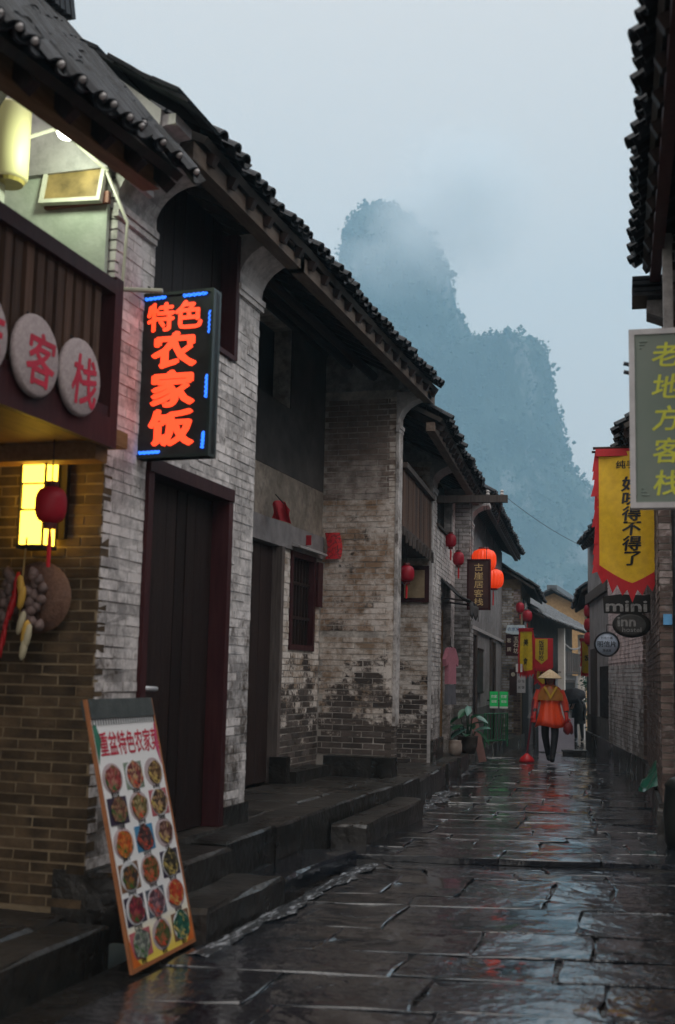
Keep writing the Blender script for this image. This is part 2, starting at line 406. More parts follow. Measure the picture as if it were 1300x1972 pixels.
def roof(house, s0, s1, xe, ze, xr, zr, tile_mat=TILE, limit=220, pitch=.15, rows_single=3, seed=1, sag=.02, deck_th=.05, ends=False, rafters=True, name='roof', step=.15, sy=1, back=True, rise=0.0, rag=1.0):
    """pitched roof in house coordinates: eave line x=xe, ridge x=xr (street side is +x when xe>xr)"""
    rnd = random.Random(seed)
    dx, dz = xr - xe, zr - ze; ln = math.hypot(dx, dz); ang = math.atan2(dz, abs(dx)); sgn = 1 if dx > 0 else -1
    nx, nzv = -math.sin(ang) * sgn, math.cos(ang)
    def P(t, s, h):           # t along slope from the eave, s along the eave, h above the deck top
        dip = -sag * math.sin(math.pi * (s - s0) / (s1 - s0)) + rise * (s - s0) / (s1 - s0)
        return (xe + dx * t / ln + nx * h, s, ze + dz * t / ln + nzv * h + dip)
    mb = MB(); ns = max(2, int((s1 - s0) / .6))
    top = [[P(t, s0 + (s1 - s0) * i / ns, 0) for i in range(ns + 1)] for t in (.06, ln)]
    bot = [[P(t, s0 + (s1 - s0) * i / ns, -deck_th) for i in range(ns + 1)] for t in (.06, ln)]
    vs = top[0] + top[1] + bot[0] + bot[1]; n = ns + 1; fs = []
    for i in range(ns):
        fs += [(i, i + 1, n + i + 1, n + i), (2 * n + i + 1, 2 * n + i, 3 * n + i, 3 * n + i + 1), (i + 1, i, 2 * n + i, 2 * n + i + 1), (n + i, n + i + 1, 3 * n + i + 1, 3 * n + i)]
    fs += [(0, n, 3 * n, 2 * n), (n - 1, 3 * n - 1, 4 * n - 1, 2 * n - 1)]
    mb.add(vs, fs)
    if back:                   # rear slope down to the back wall
        bx = xr + dx * .9; bz = ze
        mb.add([P(ln, s0, 0), P(ln, s1, 0), (bx, s1, bz), (bx, s0, bz), P(ln, s0, -deck_th), P(ln, s1, -deck_th), (bx, s1, bz - deck_th), (bx, s0, bz - deck_th)],
               [(0, 1, 2, 3), (7, 6, 5, 4), (0, 3, 7, 4), (1, 5, 6, 2), (2, 6, 7, 3)])
    ro = mb.build(name, DECK, house)
    rest = MB(); cnt = 0
    ncol = int((s1 - s0) / pitch)
    basis = Matrix(((0, dx / ln, nx), (1 * -sgn * -1, 0, 0), (0, dz / ln, nzv))).to_4x4()   # columns: along eave, up slope, normal
    basis = Matrix.Identity(4)
    ex = Vector((0, 1 if dx < 0 else -1, 0)); ey = Vector((dx / ln, 0, dz / ln)); ez = Vector((nx, 0, nzv))
    for i in range(3):
        basis[i][0], basis[i][1], basis[i][2] = ex[i], ey[i], ez[i]
    cand = []
    for c in range(ncol):
        sc0 = s0 + pitch * (c + .5) + rnd.uniform(-.015, .015); j0 = rag * rnd.gauss(0, .03) + rag * (rnd.choice([-.04, .06]) if rnd.random() < .12 else 0)
        nrow = int(ln / step)
        for r_ in range(nrow):
            for kind in (0, 1):
                s_ = sc0 + (pitch / 2 if kind else 0)
                if s_ > s1: continue
                t = r_ * step + j0 + (.02 if kind else 0) + rnd.uniform(-.008, .008)
                h = (.055 if kind == 0 else .075) + rnd.uniform(-.006, .006)
                Mt = T(*P(max(t, -.05), s_ + rnd.uniform(-.006, .006), h)) @ basis @ Matrix.Rotation(rnd.gauss(0, .07), 4, 'Z') @ Matrix.Rotation(.05 + rnd.uniform(-.03, .03), 4, 'X')
                cand.append((r_, kind, Mt, s_))
    cand.sort(key=lambda q: q[0])
    for (r_, kind, Mt, s_) in cand:
        shape = COVER if kind == 0 else PAN
        if r_ < rows_single and cnt < limit:
            o = link('tile', COVER_ME if kind == 0 else PAN_ME, None, ro); o.matrix_local = Mt; cnt += 1
            if tile_mat is not TILE:
                o.material_slots[0].link = 'OBJECT'; o.material_slots[0].material = tile_mat
            if ends and kind == 0 and r_ == 0:
                pl = MB(); pl.lathe([(.018, 0), (.015, .012), (.004, .016)], 10, Matrix.Rotation(math.pi / 2, 4, 'X'))
                e = pl.build('tile_end', LIME, ro); e.matrix_local = Mt @ T(0, -.002, .022)
        else:
            rest.add(shape.v, shape.f, Mt)
    if rest.v: tag(rest.build('tiles', tile_mat, ro), kind='stuff')
    if rafters:
        raf = MB(); raf.box(-.03, .03, -.02, ln - .1, -.075, -.003)
        rm = raf.mesh('rafter'); rm.materials.append(WOOD_DARK)
        s_ = s0 + .15
        while s_ < s1 - .05:
            o = link('rafter', rm, None, ro); o.matrix_local = T(*P(.04, s_, -deck_th)) @ basis; s_ += .34
    # ridge of upright tiles
    rd = MB()
    s_ = s0
    while s_ < s1:
        q = P(ln, s_, .1); rd.box(-.09, .09, 0, .045, -.06, .09 + rnd.uniform(-.02, .02), T(*q) @ RXm(.3)); s_ += .06
    rd.build('ridge', tile_mat, ro)
    return ro

# ------------------------------------------------------------------ lettering (flat print and cut letters)
_tx = {}
def glyphs(text, bold=0.0):
    key = (text, bold)
    if key in _tx: return _tx[key]
    cu = bpy.data.curves.new('t', 'FONT'); cu.body = text; cu.resolution_u = 2; cu.align_x = 'CENTER'
    ob = bpy.data.objects.new('t', cu); C.objects.link(ob)
    dg = bpy.context.evaluated_depsgraph_get(); me = bpy.data.meshes.new_from_object(ob.evaluated_get(dg))
    vs = [tuple(v.co) for v in me.vertices]; fs = [tuple(p.vertices) for p in me.polygons]
    bpy.data.objects.remove(ob); bpy.data.curves.remove(cu); bpy.data.meshes.remove(me)
    if vs:
        cy = (min(v[1] for v in vs) + max(v[1] for v in vs)) / 2; cx = (min(v[0] for v in vs) + max(v[0] for v in vs)) / 2
        vs = [(v[0] - cx, v[1] - cy, 0) for v in vs]
    offs = [(0, 0)]
    if bold: offs = [(0, 0), (bold, 0), (-bold, 0), (0, bold * .8), (0, -bold * .8), (bold * .7, bold * .6), (-bold * .7, -bold * .6)]
    V, F_ = [], []
    for k, (a, b2) in enumerate(offs):
        n = len(V); V += [(v[0] + a, v[1] + b2, .0035 * k) for v in vs]; F_ += [tuple(i + n for i in f) for f in fs]
    _tx[key] = (V, F_); return V, F_
def letters(mb, text, cx, cz, size, bold=0, sx=1.0, shear=0, M=None, th=.1):
    """adds text in the local x-z plane, facing -y"""
    V, F_ = glyphs(text, bold)
    vs = [(cx + (v[0] + shear * v[1]) * size * sx, -v[2] * size * th * 2, cz + v[1] * size) for v in V]
    mb.add(vs, F_, M)
def column_text(mb, text, cx, ztop, zbot, size, bold=0, sx=1.0, shear=0):
    n = len(text)
    for i, ch in enumerate(text):
        z = ztop - (ztop - zbot) * (i + .5) / n
        letters(mb, ch, cx, z, size, bold, sx, shear)

# ================================================================== SETTING
def interp(tab, y):
    if y <= tab[0][0]: return tab[0][1]
    for (a, b2), (c, d) in zip(tab, tab[1:]):
        if y <= c: return b2 + (d - b2) * (y - a) / (c - a)
    return tab[-1][1]
XL = [(0, -2.66), (7.4, -2.6), (9.2, -2.6), (9.35, -2.97), (12.9, -3.02), (13.2, -3.08), (17.6, -3.52), (22.6, -4.0), (26, -4.2), (30, -4.3), (33, -4.25), (60, -4.0)]
XR = [(0, .55), (10, -.12), (11.6, -.4), (18, -.78), (27, -2.4), (31, -2.75), (36, -2.5), (60, -1.6)]
def zg(x, y):
    z = 0.0
    if y > 9.72 + .24 * (x + 1.5): z += .05
    if y > 22: z -= .03 * (y - 22)
    return z

gm = MB()
gm.grid(lambda u, v: (-1800 + 3600 * u, -60 + 2200 * v, -3.2 if -60 + 2200 * v > 100 else -.4 - max(0, .03 * (-60 + 2200 * v - 22))), 8, 60)
GROUND = rough_mat('damp_earth', (.03, .035, .025), (.06, .065, .045), .3, .8, rnd=0)
tag(gm.build('ground', GROUND), 'dark damp ground spreading around the village', kind='structure')

sb = MB()
ys = [1.0 + .5 * i for i in range(130)]
vs = []; fs = []
for i, y in enumerate(ys):
    xl, xr = interp(XL, y) - .25, interp(XR, y) + .25
    for k in range(7):
        x = xl + (xr - xl) * k / 6
        vs.append((x, y, zg(x, y) - .022))
for i in range(len(ys) - 1):
    for k in range(6):
        a = i * 7 + k; fs.append((a, a + 1, a + 8, a + 7))
sb.add(vs, fs)
street = sb.build('street', BED); tag(street, 'wet lane paved with dark stone slabs', kind='structure')

def slab_mesh(corners, zt, rnd, th=.05, inset=.011, jit=.016, drop=(.001, .009)):
    """12-point stone outline with a chipped, rounded rim"""
    pts = []
    for i in range(4):
        a = Vector(corners[i]); c = Vector(corners[(i + 1) % 4])
        for f in (0, .3, .68):
            f2 = f + (rnd.uniform(-.08, .08) if f else 0)
            pts.append(a.lerp(c, f2) + Vector((rnd.uniform(-jit, jit), rnd.uniform(-jit, jit))))
    n = 12; cen = sum(pts, Vector((0, 0))) / n
    tx, ty = rnd.uniform(-.012, .012), rnd.uniform(-.014, .012)
    def zf(p): return zt + tx * (p.x - cen.x) + ty * (p.y - cen.y)
    mb = MB(); vs = [(p.x, p.y, zf(p) - th) for p in pts] + [(p.x, p.y, zf(p) - rnd.uniform(*drop)) for p in pts]
    top = []
    for p in pts:
        d = (cen - p); q = p + d.normalized() * inset * rnd.uniform(.3, 1.8)
        top.append((q.x, q.y, zf(q) + rnd.uniform(-.003, .002)))
    vs += top; vs.append((cen.x, cen.y, zf(cen) - rnd.uniform(-.002, .006)))
    fs = []
    for i in range(n):
        j = (i + 1) % n
        fs += [(i, j, n + j, n + i), (n + i, n + j, 2 * n + j, 2 * n + i), (2 * n + i, 2 * n + j, 3 * n)]
    mb.add(vs, fs)
    return mb, cen

rnd = random.Random(21)
y = 1.6; SL = .22; nslab = 0; far = MB()
while y < 60:
    dep = rnd.choice([.34, .42, .5, .62, .78]) if y < 24 else rnd.choice([.5, .7, .9])
    xl, xr = interp(XL, y + dep / 2), interp(XR, y + dep / 2)
    if abs(y - 9.35) < .55 and dep > .5: dep = .42
    wd = xr - xl; n = max(2, int(round(wd / rnd.uniform(.52, .95))))
    cuts = [0] + sorted([min(.95, max(.05, (k + rnd.uniform(-.22, .22)) / n)) for k in range(1, n)]) + [1]
    g = .005
    for a, b2 in zip(cuts, cuts[1:]):
        def pt(t, yy, e):
            x = interp(XL, yy) + (interp(XR, yy) - interp(XL, yy)) * t + e
            return (x, yy + SL * (x + 1.5))
        cs = [pt(a, y + g, g), pt(b2, y + g, -g), pt(b2, y + dep - g, -g), pt(a, y + dep - g, g)]
        mxy = sum(c[1] for c in cs) / 4; mxx = sum(c[0] for c in cs) / 4
        zt = zg(mxx, mxy) + rnd.uniform(-.004, .004)
        if y > 22: zt = zg(mxx, mxy) + .002
        mb, cen = slab_mesh([Vector(c) for c in cs], zt, rnd)
        if nslab < 298:
            me = mb.mesh('slab')
            for v in me.vertices: v.co -= Vector((cen.x, cen.y, 0))
            link('slab', me, SLAB, street, (cen.x, cen.y, 0)); nslab += 1
        else:
            far.add(mb.v, mb.f)
    y += dep
if far.v: tag(far.build('slabs', SLAB, street), kind='stuff')

# water running along the foot of the steps
wr = random.Random(5)
def stream(pts, wdt, z, seed):
    mb = MB(); n = len(pts) * 14
    def fn(u, v):
        t = v * (len(pts) - 1); i = min(int(t), len(pts) - 2); f = t - i
        x = pts[i][0] + (pts[i + 1][0] - pts[i][0]) * f; yy = pts[i][1] + (pts[i + 1][1] - pts[i][1]) * f
        w = wdt * (.75 + .9 * noise.noise(Vector((seed, yy * 2.3, 0))) + .4 * noise.noise(Vector((seed, yy * 9, 4))))
        x += (u - .5) * w + .07 * noise.noise(Vector((seed, yy * 1.7, 3))) + .03 * noise.noise(Vector((u * 2, yy * 8, 3)))
        edge = 1 - (2 * u - 1) ** 2
        return (x, yy, z + zg(x, yy) * 0 + .008 * edge + .012 * edge * noise.noise(Vector((x * 14, yy * 5, seed))))
    mb.grid(fn, 8, n); return mb
st = stream([(-2.53, 5.9), (-2.52, 7.4), (-2.52, 9.2)], .15, .004, 1)
tag(st.build('gutter_water', WATER, smooth=True), 'white streak of rain water running along the lower stone steps', kind='structure')
st = stream([(-2.88, 12.2), (-2.95, 13.5), (-3.05, 14.8)], .26, .055, 2)
tag(st.build('gutter_water', WATER, smooth=True), 'foaming rain water beside the kerb below the porch', kind='structure')
st = stream([(-3.42, 17.2), (-3.6, 19.4)], .22, .055, 3)
tag(st.build('gutter_water', WATER, smooth=True), 'rain water by the kerb under the red lanterns', kind='structure')

# raised pavements in front of the houses, each kerb stone a piece
def pavement(name, label, outline, z, zbase=-.3, mat=STEP):
    mb = MB(); mb.prism(outline, 2, zbase, z - .05)
    o = mb.build(name, mat); tag(o, label, kind='structure'); return o
def stone_row(parent, name, pts, wdt, z0, z1, mat, seed, ln=(.6, 1.1), side=-1):
    """row of long stones along a polyline; stones lie on one side of it"""
    rr = random.Random(seed)
    for (x0, y0), (x1, y1) in zip(pts, pts[1:]):
        d = Vector((x1 - x0, y1 - y0)); L_ = d.length; d.normalize(); n = Vector((-d.y, d.x)) * (1 if side < 0 else -1)
        s = 0
        while s < L_ - .02:
            l = min(rr.uniform(*ln), L_ - s)
            if L_ - s - l < .25: l = L_ - s
            a = Vector((x0, y0)) + d * (s + .006); b2 = Vector((x0, y0)) + d * (s + l - .006)
            e = rr.uniform(-.012, .012)
            cs = [a - n * e, b2 - n * e, b2 + n * wdt, a + n * wdt]
            if side > 0: cs = cs[::-1]
            mb, cen = slab_mesh(cs, z1 + rr.uniform(-.008, .008), rr, z1 - z0, .028, .012, (.008, .022))
            me = mb.mesh(name)
            for v in me.vertices: v.co -= Vector((cen.x, cen.y, 0))
            link(name, me, mat, parent, (cen.x, cen.y, 0)); s += l

pvA = pavement('pavement', 'low wet pavement under the lamplit balcony', [(-3.02, 1.5), (-3.02, 5.85), (-3.3, 6.05), (-4.6, 6.05), (-4.6, 1.5)], .13)
stone_row(pvA, 'kerb_stone', [(-3.0, 1.5), (-3.0, 5.85)], .3, -.1, .13, KERB, 3)
stone_row(pvA, 'paving_stone', [(-3.32, 1.6), (-3.32, 6.0)], .6, .05, .127, STEP, 4, (.5, .8))
pvC = pavement('pavement', 'raised stone porch floor before the brick house', [(-3.05, 7.45), (-3.05, 13.0), (-3.08, 13.2), (-3.5, 17.4), (-4.1, 17.4), (-4.3, 13), (-4.3, 8.5), (-3.35, 8.5), (-3.35, 7.45)], .36)
stone_row(pvC, 'kerb_stone', [(-3.03, 7.45), (-3.03, 13.05)], .32, -.1, .36, KERB, 8, (.8, 1.5))
stone_row(pvC, 'paving_stone', [(-3.37, 8.5), (-3.37, 13.0)], .82, .25, .355, STEP, 9, (.6, 1.0))
stone_row(pvC, 'kerb_stone', [(-3.05, 13.08), (-3.47, 17.4)], .35, -.1, .3, KERB, 10, (.8, 1.5))
pvE = pavement('pavement', 'narrow kerb below the lantern house', [(-3.52, 17.5), (-4.02, 22.6), (-4.2, 26), (-4.32, 30), (-5.2, 30), (-4.6, 24), (-4.3, 17.5)], .16, -.8)
stone_row(pvE, 'kerb_stone', [(-3.5, 17.45), (-4.0, 22.6), (-4.18, 26)], .3, -.2, .17, KERB, 11, (.8, 1.6))
pvR = pavement('pavement', 'raised kerb along the right hand brick houses', [(-.42, 11.5), (-.72, 17.5), (-2.3, 26.9), (-2.62, 31), (-1.6, 31), (-.2, 18), (.3, 11.5)], .3, -.9)
stone_row(pvR, 'kerb_stone', [(-.44, 11.5), (-.76, 17.6), (-2.36, 26.9), (-2.66, 31)], .3, -.9, .3, KERB, 12, (.8, 1.6), side=1)

# steps: heavy stones that lie loose on each other
def stone_thing(name, label, cat, corners, z0, z1, seed, mat=STEP, group=None):
    rr = random.Random(seed)
    mb, cen = slab_mesh([Vector(c) for c in corners], z1, rr, z1 - z0, .035, .02, (.012, .03))
    me = mb.mesh(name)
    for v in me.vertices: v.co -= Vector((cen.x, cen.y, z0))
    o = link(name, me, mat, None, (cen.x, cen.y, z0)); return tag(o, label, cat, group)
stone_thing('stone_step', 'lower long stone step before the dark double door, beside the leaning menu board', 'step', [(-2.95, 6.26), (-2.63, 6.24), (-2.61, 7.42), (-2.95, 7.4)], -.02, .17, 2)
stone_thing('stone_step', 'upper stone step directly below the dark double door', 'step', [(-3.3, 6.1), (-2.93, 6.12), (-2.94, 7.36), (-3.3, 7.36)], -.02, .34, 3)
stone_thing('stone_block', 'low rough wet stone slab at the end of the door steps', 'stone', [(-3.02, 7.5), (-2.74, 7.52), (-2.63, 9.15), (-3.02, 9.1)], -.02, .1, 4, SLAB)
stone_thing('stone_step', 'long stone step in front of the porch with the barred window', 'step', [(-3.02, 9.75), (-2.74, 9.8), (-2.72, 12.0), (-3.02, 12.05)], 0, .23, 5)
# riser across the lane
rb = MB()
rb.prism([(-2.9, 9.32), (-.2, 9.99), (-.2, 10.05), (-2.9, 9.40)], 2, -.03, .047)
tag(rb.build('lane_step', KERB), 'pale worn stone lip crossing the lane', kind='structure')

# ------------------------------------------------------------------ karst mountain with its woods
MD = Vector((-.20944, .97782, 0)); MC = MD * 720; MS = 2.0; ML = Vector((MD.y, -MD.x, 0))
m, nt, b = newmat('karst_rock'); p = pos(nt, (1, 1, .35)); q_ = pos(nt)
veg = ramp(nt, nz(nt, q_, .05, 7, .6), [(.35, (.014, .032, .028)), (.65, (.045, .075, .06))])
cl_ = ramp(nt, nz(nt, p, .035, 8, .65), [(.56, g3(0)), (.64, g3(1))])
L(nt, mixc(nt, cl_, veg, (.17, .18, .175)), b.inputs['Base Color']); b.inputs['Roughness'].default_value = .95
bump(nt, b, nz(nt, p, .12, 7, .6), 1.0, 6.0)
ROCK = m
LEAF_FAR = rough_mat('far_foliage', (.022, .05, .04), (.05, .09, .07), .15, .9, rnd=0, bmp=0)
m1 = [(-12, -100, 80), (30, -75, 48), (60, -60, 25), (97, -48, 12), (108, -42.5, 8), (117, -40, 4.2), (128, -35.5, 1.6), (136, -34, -2), (144, -33, -8), (149.5, -30, -13), (152, -25.5, -17.5), (152.6, -23, -19)]
m2 = [(-12, -40, 100), (30, -25, 70), (45, -15, 53.5), (54, -12, 45), (59, -10, 40), (63, -9, 37), (76, -8, 33.8), (90, -6, 31.8), (96, -4, 30.5), (99.5, 0, 29), (101, 4, 27), (101.6, 14, 25)]
m3 = [(-12, 20, 190), (20, 50, 150), (35, 62, 130), (45, 75, 115), (50, 85, 105), (50.5, 92, 98)]
mm = MB(); tops = []
def loft(tab, dy, depth, seed):
    tab = [(t[0] * MS, t[1] * MS, t[2] * MS) for t in tab]; zs = []; z = tab[0][0]
    while z < tab[-1][0]: zs.append(z); z += 4.0
    zs.append(tab[-1][0]); SEG = 110; base = len(mm.v)
    for z in zs:
        a = interp([(t[0], t[1]) for t in tab], z); c = interp([(t[0], t[2]) for t in tab], z)
        cx, hw = (a + c) / 2, (c - a) / 2
        for k in range(SEG):
            q = 2 * math.pi * k / SEG
            ca, sa = math.cos(q), math.sin(q)
            kk = 1.0 if abs(sa) > .3 else .55
            zz2 = z / MS
            rr_ = 1 + kk * (.07 * noise.noise(Vector((ca * 2 + seed, sa * 2, zz2 * .05))) + .07 * noise.noise(Vector((ca * 5 + seed, sa * 5, zz2 * .11))) + .04 * noise.noise(Vector((ca * 14 + seed, sa * 14, zz2 * .3))))
            p = MC + ML * (cx + hw * ca * rr_) + MD * (dy + hw * depth * sa * rr_)
            mm.v.append((p.x, p.y, z + 3.5 * noise.noise(Vector((ca * 3, sa * 3, z * .05 + seed)))))
    n = len(zs)
    for i in range(n - 1):
        for k in range(SEG):
            a = base + i * SEG + k; b2 = base + i * SEG + (k + 1) % SEG
            mm.f.append((a, b2, b2 + SEG, a + SEG))
    mm.f.append(tuple(base + (n - 1) * SEG + k for k in range(SEG)))
loft(m1, 24, .8, 1.3); loft(m2, -16, .8, 7.7); loft(m3, 120, .6, 12.1)
mo = mm.build('mountain', ROCK, smooth=True); tag(mo, 'steep wooded karst peak rising into low cloud', kind='structure')
# trees that cling to it: a far-off wood that reads as one mass
tr = random.Random(3); wv = []; wf = []
polys = [(mo.data.polygons[i].center.copy(), mo.data.polygons[i].normal.copy(), mo.data.polygons[i].area) for i in range(len(mo.data.polygons))]
polys = [p for p in polys if (p[0] - MC).dot(MD) < 44 and p[0].z > 28]
cum = []; acc = 0
for p in polys: acc += p[2]; cum.append(acc)
import bisect
for _ in range(11000):
    c, nn, ar = polys[min(bisect.bisect(cum, tr.random() * acc), len(polys) - 1)]
    e = math.sqrt(ar) * .6
    c = c + Vector((tr.uniform(-e, e), tr.uniform(-e, e), tr.uniform(-e, e) * .6))
    hgt = tr.uniform(1.3, 3.4) * (1.7 if tr.random() < .1 else 1)
    ax = (nn * .7 + Vector((0, 0, .8))).normalized()
    for k in range(3):                                             # three leafy lumps to a tree, uneven
        q = c + ax * hgt * (.1 + .35 * k) + Vector((tr.gauss(0, .2), tr.gauss(0, .2), tr.gauss(0, .12))) * hgt
        s = hgt * tr.uniform(.22, .42); n0 = len(wv)
        for d_ in ((1, 0, 0), (0, 1, 0), (-1, 0, 0), (0, -1, 0), (0, 0, 1), (0, 0, -1)):
            wv.append(q + Vector(d_) * s * tr.uniform(.6, 1.35) + Vector((tr.gauss(0, .18), tr.gauss(0, .18), tr.gauss(0, .18))) * s)
        wf += [(n0, n0 + 1, n0 + 4), (n0 + 1, n0 + 2, n0 + 4), (n0 + 2, n0 + 3, n0 + 4), (n0 + 3, n0, n0 + 4), (n0 + 1, n0, n0 + 5), (n0 + 2, n0 + 1, n0 + 5), (n0 + 3, n0 + 2, n0 + 5), (n0, n0 + 3, n0 + 5)]
me = bpy.data.meshes.new('woods'); me.from_pydata([tuple(v) for v in wv], [], wf); me.update()
tag(link('woods', me, LEAF_FAR), 'far dark woods clinging to the mountain cliffs', 'woods', kind='stuff')

# ================================================================== HOUSES, left side
def corbel(house, y0, y1, x0, z0, out, h, mat, name='corbel'):
    """curved bracket that carries the eave out over a pier"""
    pts = [(x0 - .02, z0)]
    for i in range(7):
        q = math.pi / 2 * i / 6
        pts.append((x0 + out * (1 - math.cos(q)), z0 + h * .8 * math.sin(q)))
    pts += [(x0 + out, z0 + h), (x0 - .02, z0 + h)]
    mb = MB(); mb.prism(pts, 1, y0, y1)
    for k, (e, zz_) in enumerate(((.03, z0 - .03), (.018, z0 - .07))):
        mb.box(x0 - .02, x0 + e, y0 - .015, y1 + .015, zz_ - .03, zz_ + .012)
    return mb.build(name, mat, house)
def planks(house, name, y0, y1, z0, z1, x, n, mat, th=.03, gap=.004, seed=1):
    rr = random.Random(seed); w = (y1 - y0) / n
    for k in range(n):
        mb = MB(); e = rr.uniform(-.004, .004)
        mb.box(x - th + e, x + e, y0 + k * w + gap, y0 + (k + 1) * w - gap, z0, z1)
        mb.build(name, mat, house)
def frame_rect(mb, x0, x1, y0, y1, z0, z1, w):
    mb.box(x0, x1, y0, y0 + w, z0, z1); mb.box(x0, x1, y1 - w, y1, z0, z1)
    mb.box(x0 + .002, x1 - .002, y0 + w, y1 - w, z1 - w, z1); mb.box(x0 + .002, x1 - .002, y0 + w, y1 - w, z0, z0 + w)

# ---------------- A: lamplit guesthouse with the wooden balcony
hA = thing('guesthouse', 'lamplit brick guesthouse with wooden balcony and round signs at the left edge', 'house', (-3.3, 2.6, 0))
bA = Bricks()
mb = MB(); mb.box(-1.5, -.2, 3.506, 3.72, -.1, 4.9); mb.box(-.2, -.01, 3.507, 3.559, -.1, 3.5)
wA = mb.build('wall', MORTAR_PALE, hA)
bA.lay(wA, BRICK_OLIVE, 3.506, 'x', -1, -1.3, -.002, .14, 2.68, seed=11, bl=.215, bh=.05, proud=.0055)
bA.lay(wA, BRICK_OLIVE, 3.506, 'x', -1, -1.3, -.002, 2.82, 3.5, seed=12, bl=.215, bh=.05)
bA.finish(300)
mb = MB(); mb.box(-1.7, -1.5, -.6, 3.7, -.1, 4.9); mb.build('back_wall', PLASTER_C, hA)
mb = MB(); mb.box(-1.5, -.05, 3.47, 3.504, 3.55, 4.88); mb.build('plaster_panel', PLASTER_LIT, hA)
mb = MB(); mb.box(-.46, -.03, 3.44, 3.47, 4.19, 4.26); mb.build('dado_rail', flat_mat('red_brown_paint', (.2, .06, .035), .5), hA)
mb = MB(); mb.box(-1.5, .16, -.6, 3.46, 2.7, 2.79); mb.build('balcony_floor', WOOD_HONEY, hA)
mb = MB(); mb.box(.161, .2, -.6, 3.25, 2.66, 2.82); mb.build('fascia', WOOD_MAROON, hA)
mb = MB(); mb.box(-1.5, .1, 3.2, 3.34, 2.6, 2.7); mb.build('joist', WOOD_HONEY, hA)
mb = MB(); mb.box(-1.5, .1, 1.6, 1.72, 2.6, 2.7); mb.build('joist', WOOD_HONEY, hA)
mb = MB(); mb.box(.1, .2, -.6, 3.16, 3.52, 3.6); ra = mb.build('top_rail', WOOD_MAROON, hA)
mb = MB(); mb.box(.12, .19, -.6, 3.16, 2.823, 2.88); mb.build('bottom_rail', WOOD_MAROON, hA)
mb = MB(); mb.box(.1, .2, 3.16, 3.25, 2.821, 3.62); mb.build('post', WOOD_MAROON, hA)
sl = MB(); sl.box(.135, .165, -.032, .032, 2.88, 3.52); sm = sl.mesh('slat'); sm.materials.append(WOOD_BROWN)
y = -.5
while y < 3.12:
    link('slat', sm, None, hA, (random.uniform(-.006, .006), y, 0)); y += .098
for k in range(3):
    mb = MB(); mb.tube([(.0 - .03, 3.44, 3.63 + .012 * k), (.13, 3.3, 3.63 + .012 * k)], .008, 6)
mb = MB(); mb.tube([(.09, 3.44, 3.64), (.1, 3.45, 4.05), (-.06, 3.44, 4.4)], .011, 6); mb.build('conduit', PALE_PIPE, hA)
mb = MB(); mb.tube([(-.75, 3.0, 4.35), (-.3, 3.3, 4.62), (-.04, 3.44, 4.38)], .012, 6); mb.build('conduit', PALE_PIPE, hA)
mb = MB(); mb.tube([(-.1, 3.3, 3.625), (.35, 3.44, 3.615)], .014, 6); mb.build('conduit', PALE_PIPE, hA)
roof(hA, -.6, 3.04, .68, 3.75, -.25, 4.8, limit=250, ends=True, rise=.32, sag=.0, seed=4, rows_single=7, step=.14)
mb = MB(); mb.prism([(-.6, 3.76), (3.0, 4.03), (3.0, 4.13), (-.6, 3.86)], 0, .42, .52); mb.build('eave_beam', WOOD_HONEY, hA)
mb = MB(); mb.box(-.75, -.55, 3.1, 3.16, 2.8, 4.75); mb.build('door_panel', flat_mat('cream_panel', (.62, .62, .56), .6), hA)
# framed picture on the plaster
t = thing('framed_picture', 'framed picture hanging on the lit balcony wall', 'picture', (-3.56, 6.035, 4.38), 0)
mb = MB(); mb.box(-.185, .185, .0, .02, -.165, .165); mb.build('print', rough_mat('print_amber', (.07, .05, .02), (.36, .25, .1), 5, .4, rnd=0), t)
mb = MB()
for a in ((-.205, -.18, -.185, .185), (.18, .205, -.185, .185), (-.18, .18, .16, .185), (-.18, .18, -.185, -.16)): mb.box(a[0], a[1], -.015, .025, a[2], a[3])
mb.build('frame', flat_mat('pale_frame', (.6, .6, .5), .5), t)
t.rotation_euler = (R(-8), R(3), 0)
# hanging shade
t = thing('hanging_lamp', 'pale yellow cylinder lampshade hanging over the balcony', 'lamp', (-3.83, 5.75, 4.25), 0)
mb = MB(); mb.lathe([(.1, 0), (.115, .02), (.115, .44), (.1, .46)], 20); mb.build('shade', emit_mat('shade_glow', (.85, .78, .35), .12, (.6, .55, .3)), t, True)
mb = MB(); mb.tube([(0, 0, .46), (0, 0, .62)], .006, 6); mb.build('cord', IRON, t)
mb = MB(); mb.lathe([(.09, -.02), (.1, 0), (.1, .03)], 20); mb.build('rim', flat_mat('brass', (.5, .4, .12), .4), t)
# bulb and its light
t = thing('ceiling_lamp', 'bright white lamp under the balcony eave', 'lamp', (-3.44, 5.72, 4.5), 0)
mb = MB(); mb.lathe([(.015, -.05), (.045, -.04), (.058, -.012), (.045, .025), (.03, .045)], 16); mb.build('bulb', emit_mat('bulb_glow', (1, 1, .86), 6), t, True)
mb = MB(); mb.lathe([(.035, .045), (.04, .06), (.04, .09)], 12); mb.build('holder', IRON, t)
lt = bpy.data.lights.new('bulb_light', 'POINT'); lt.energy = 7.5; lt.color = (.86, 1, .72); lt.shadow_soft_size = .06
lo = bpy.data.objects.new('bulb_light', lt); C.objects.link(lo); lo.parent = t; lo.location = (0, -.02, -.12)
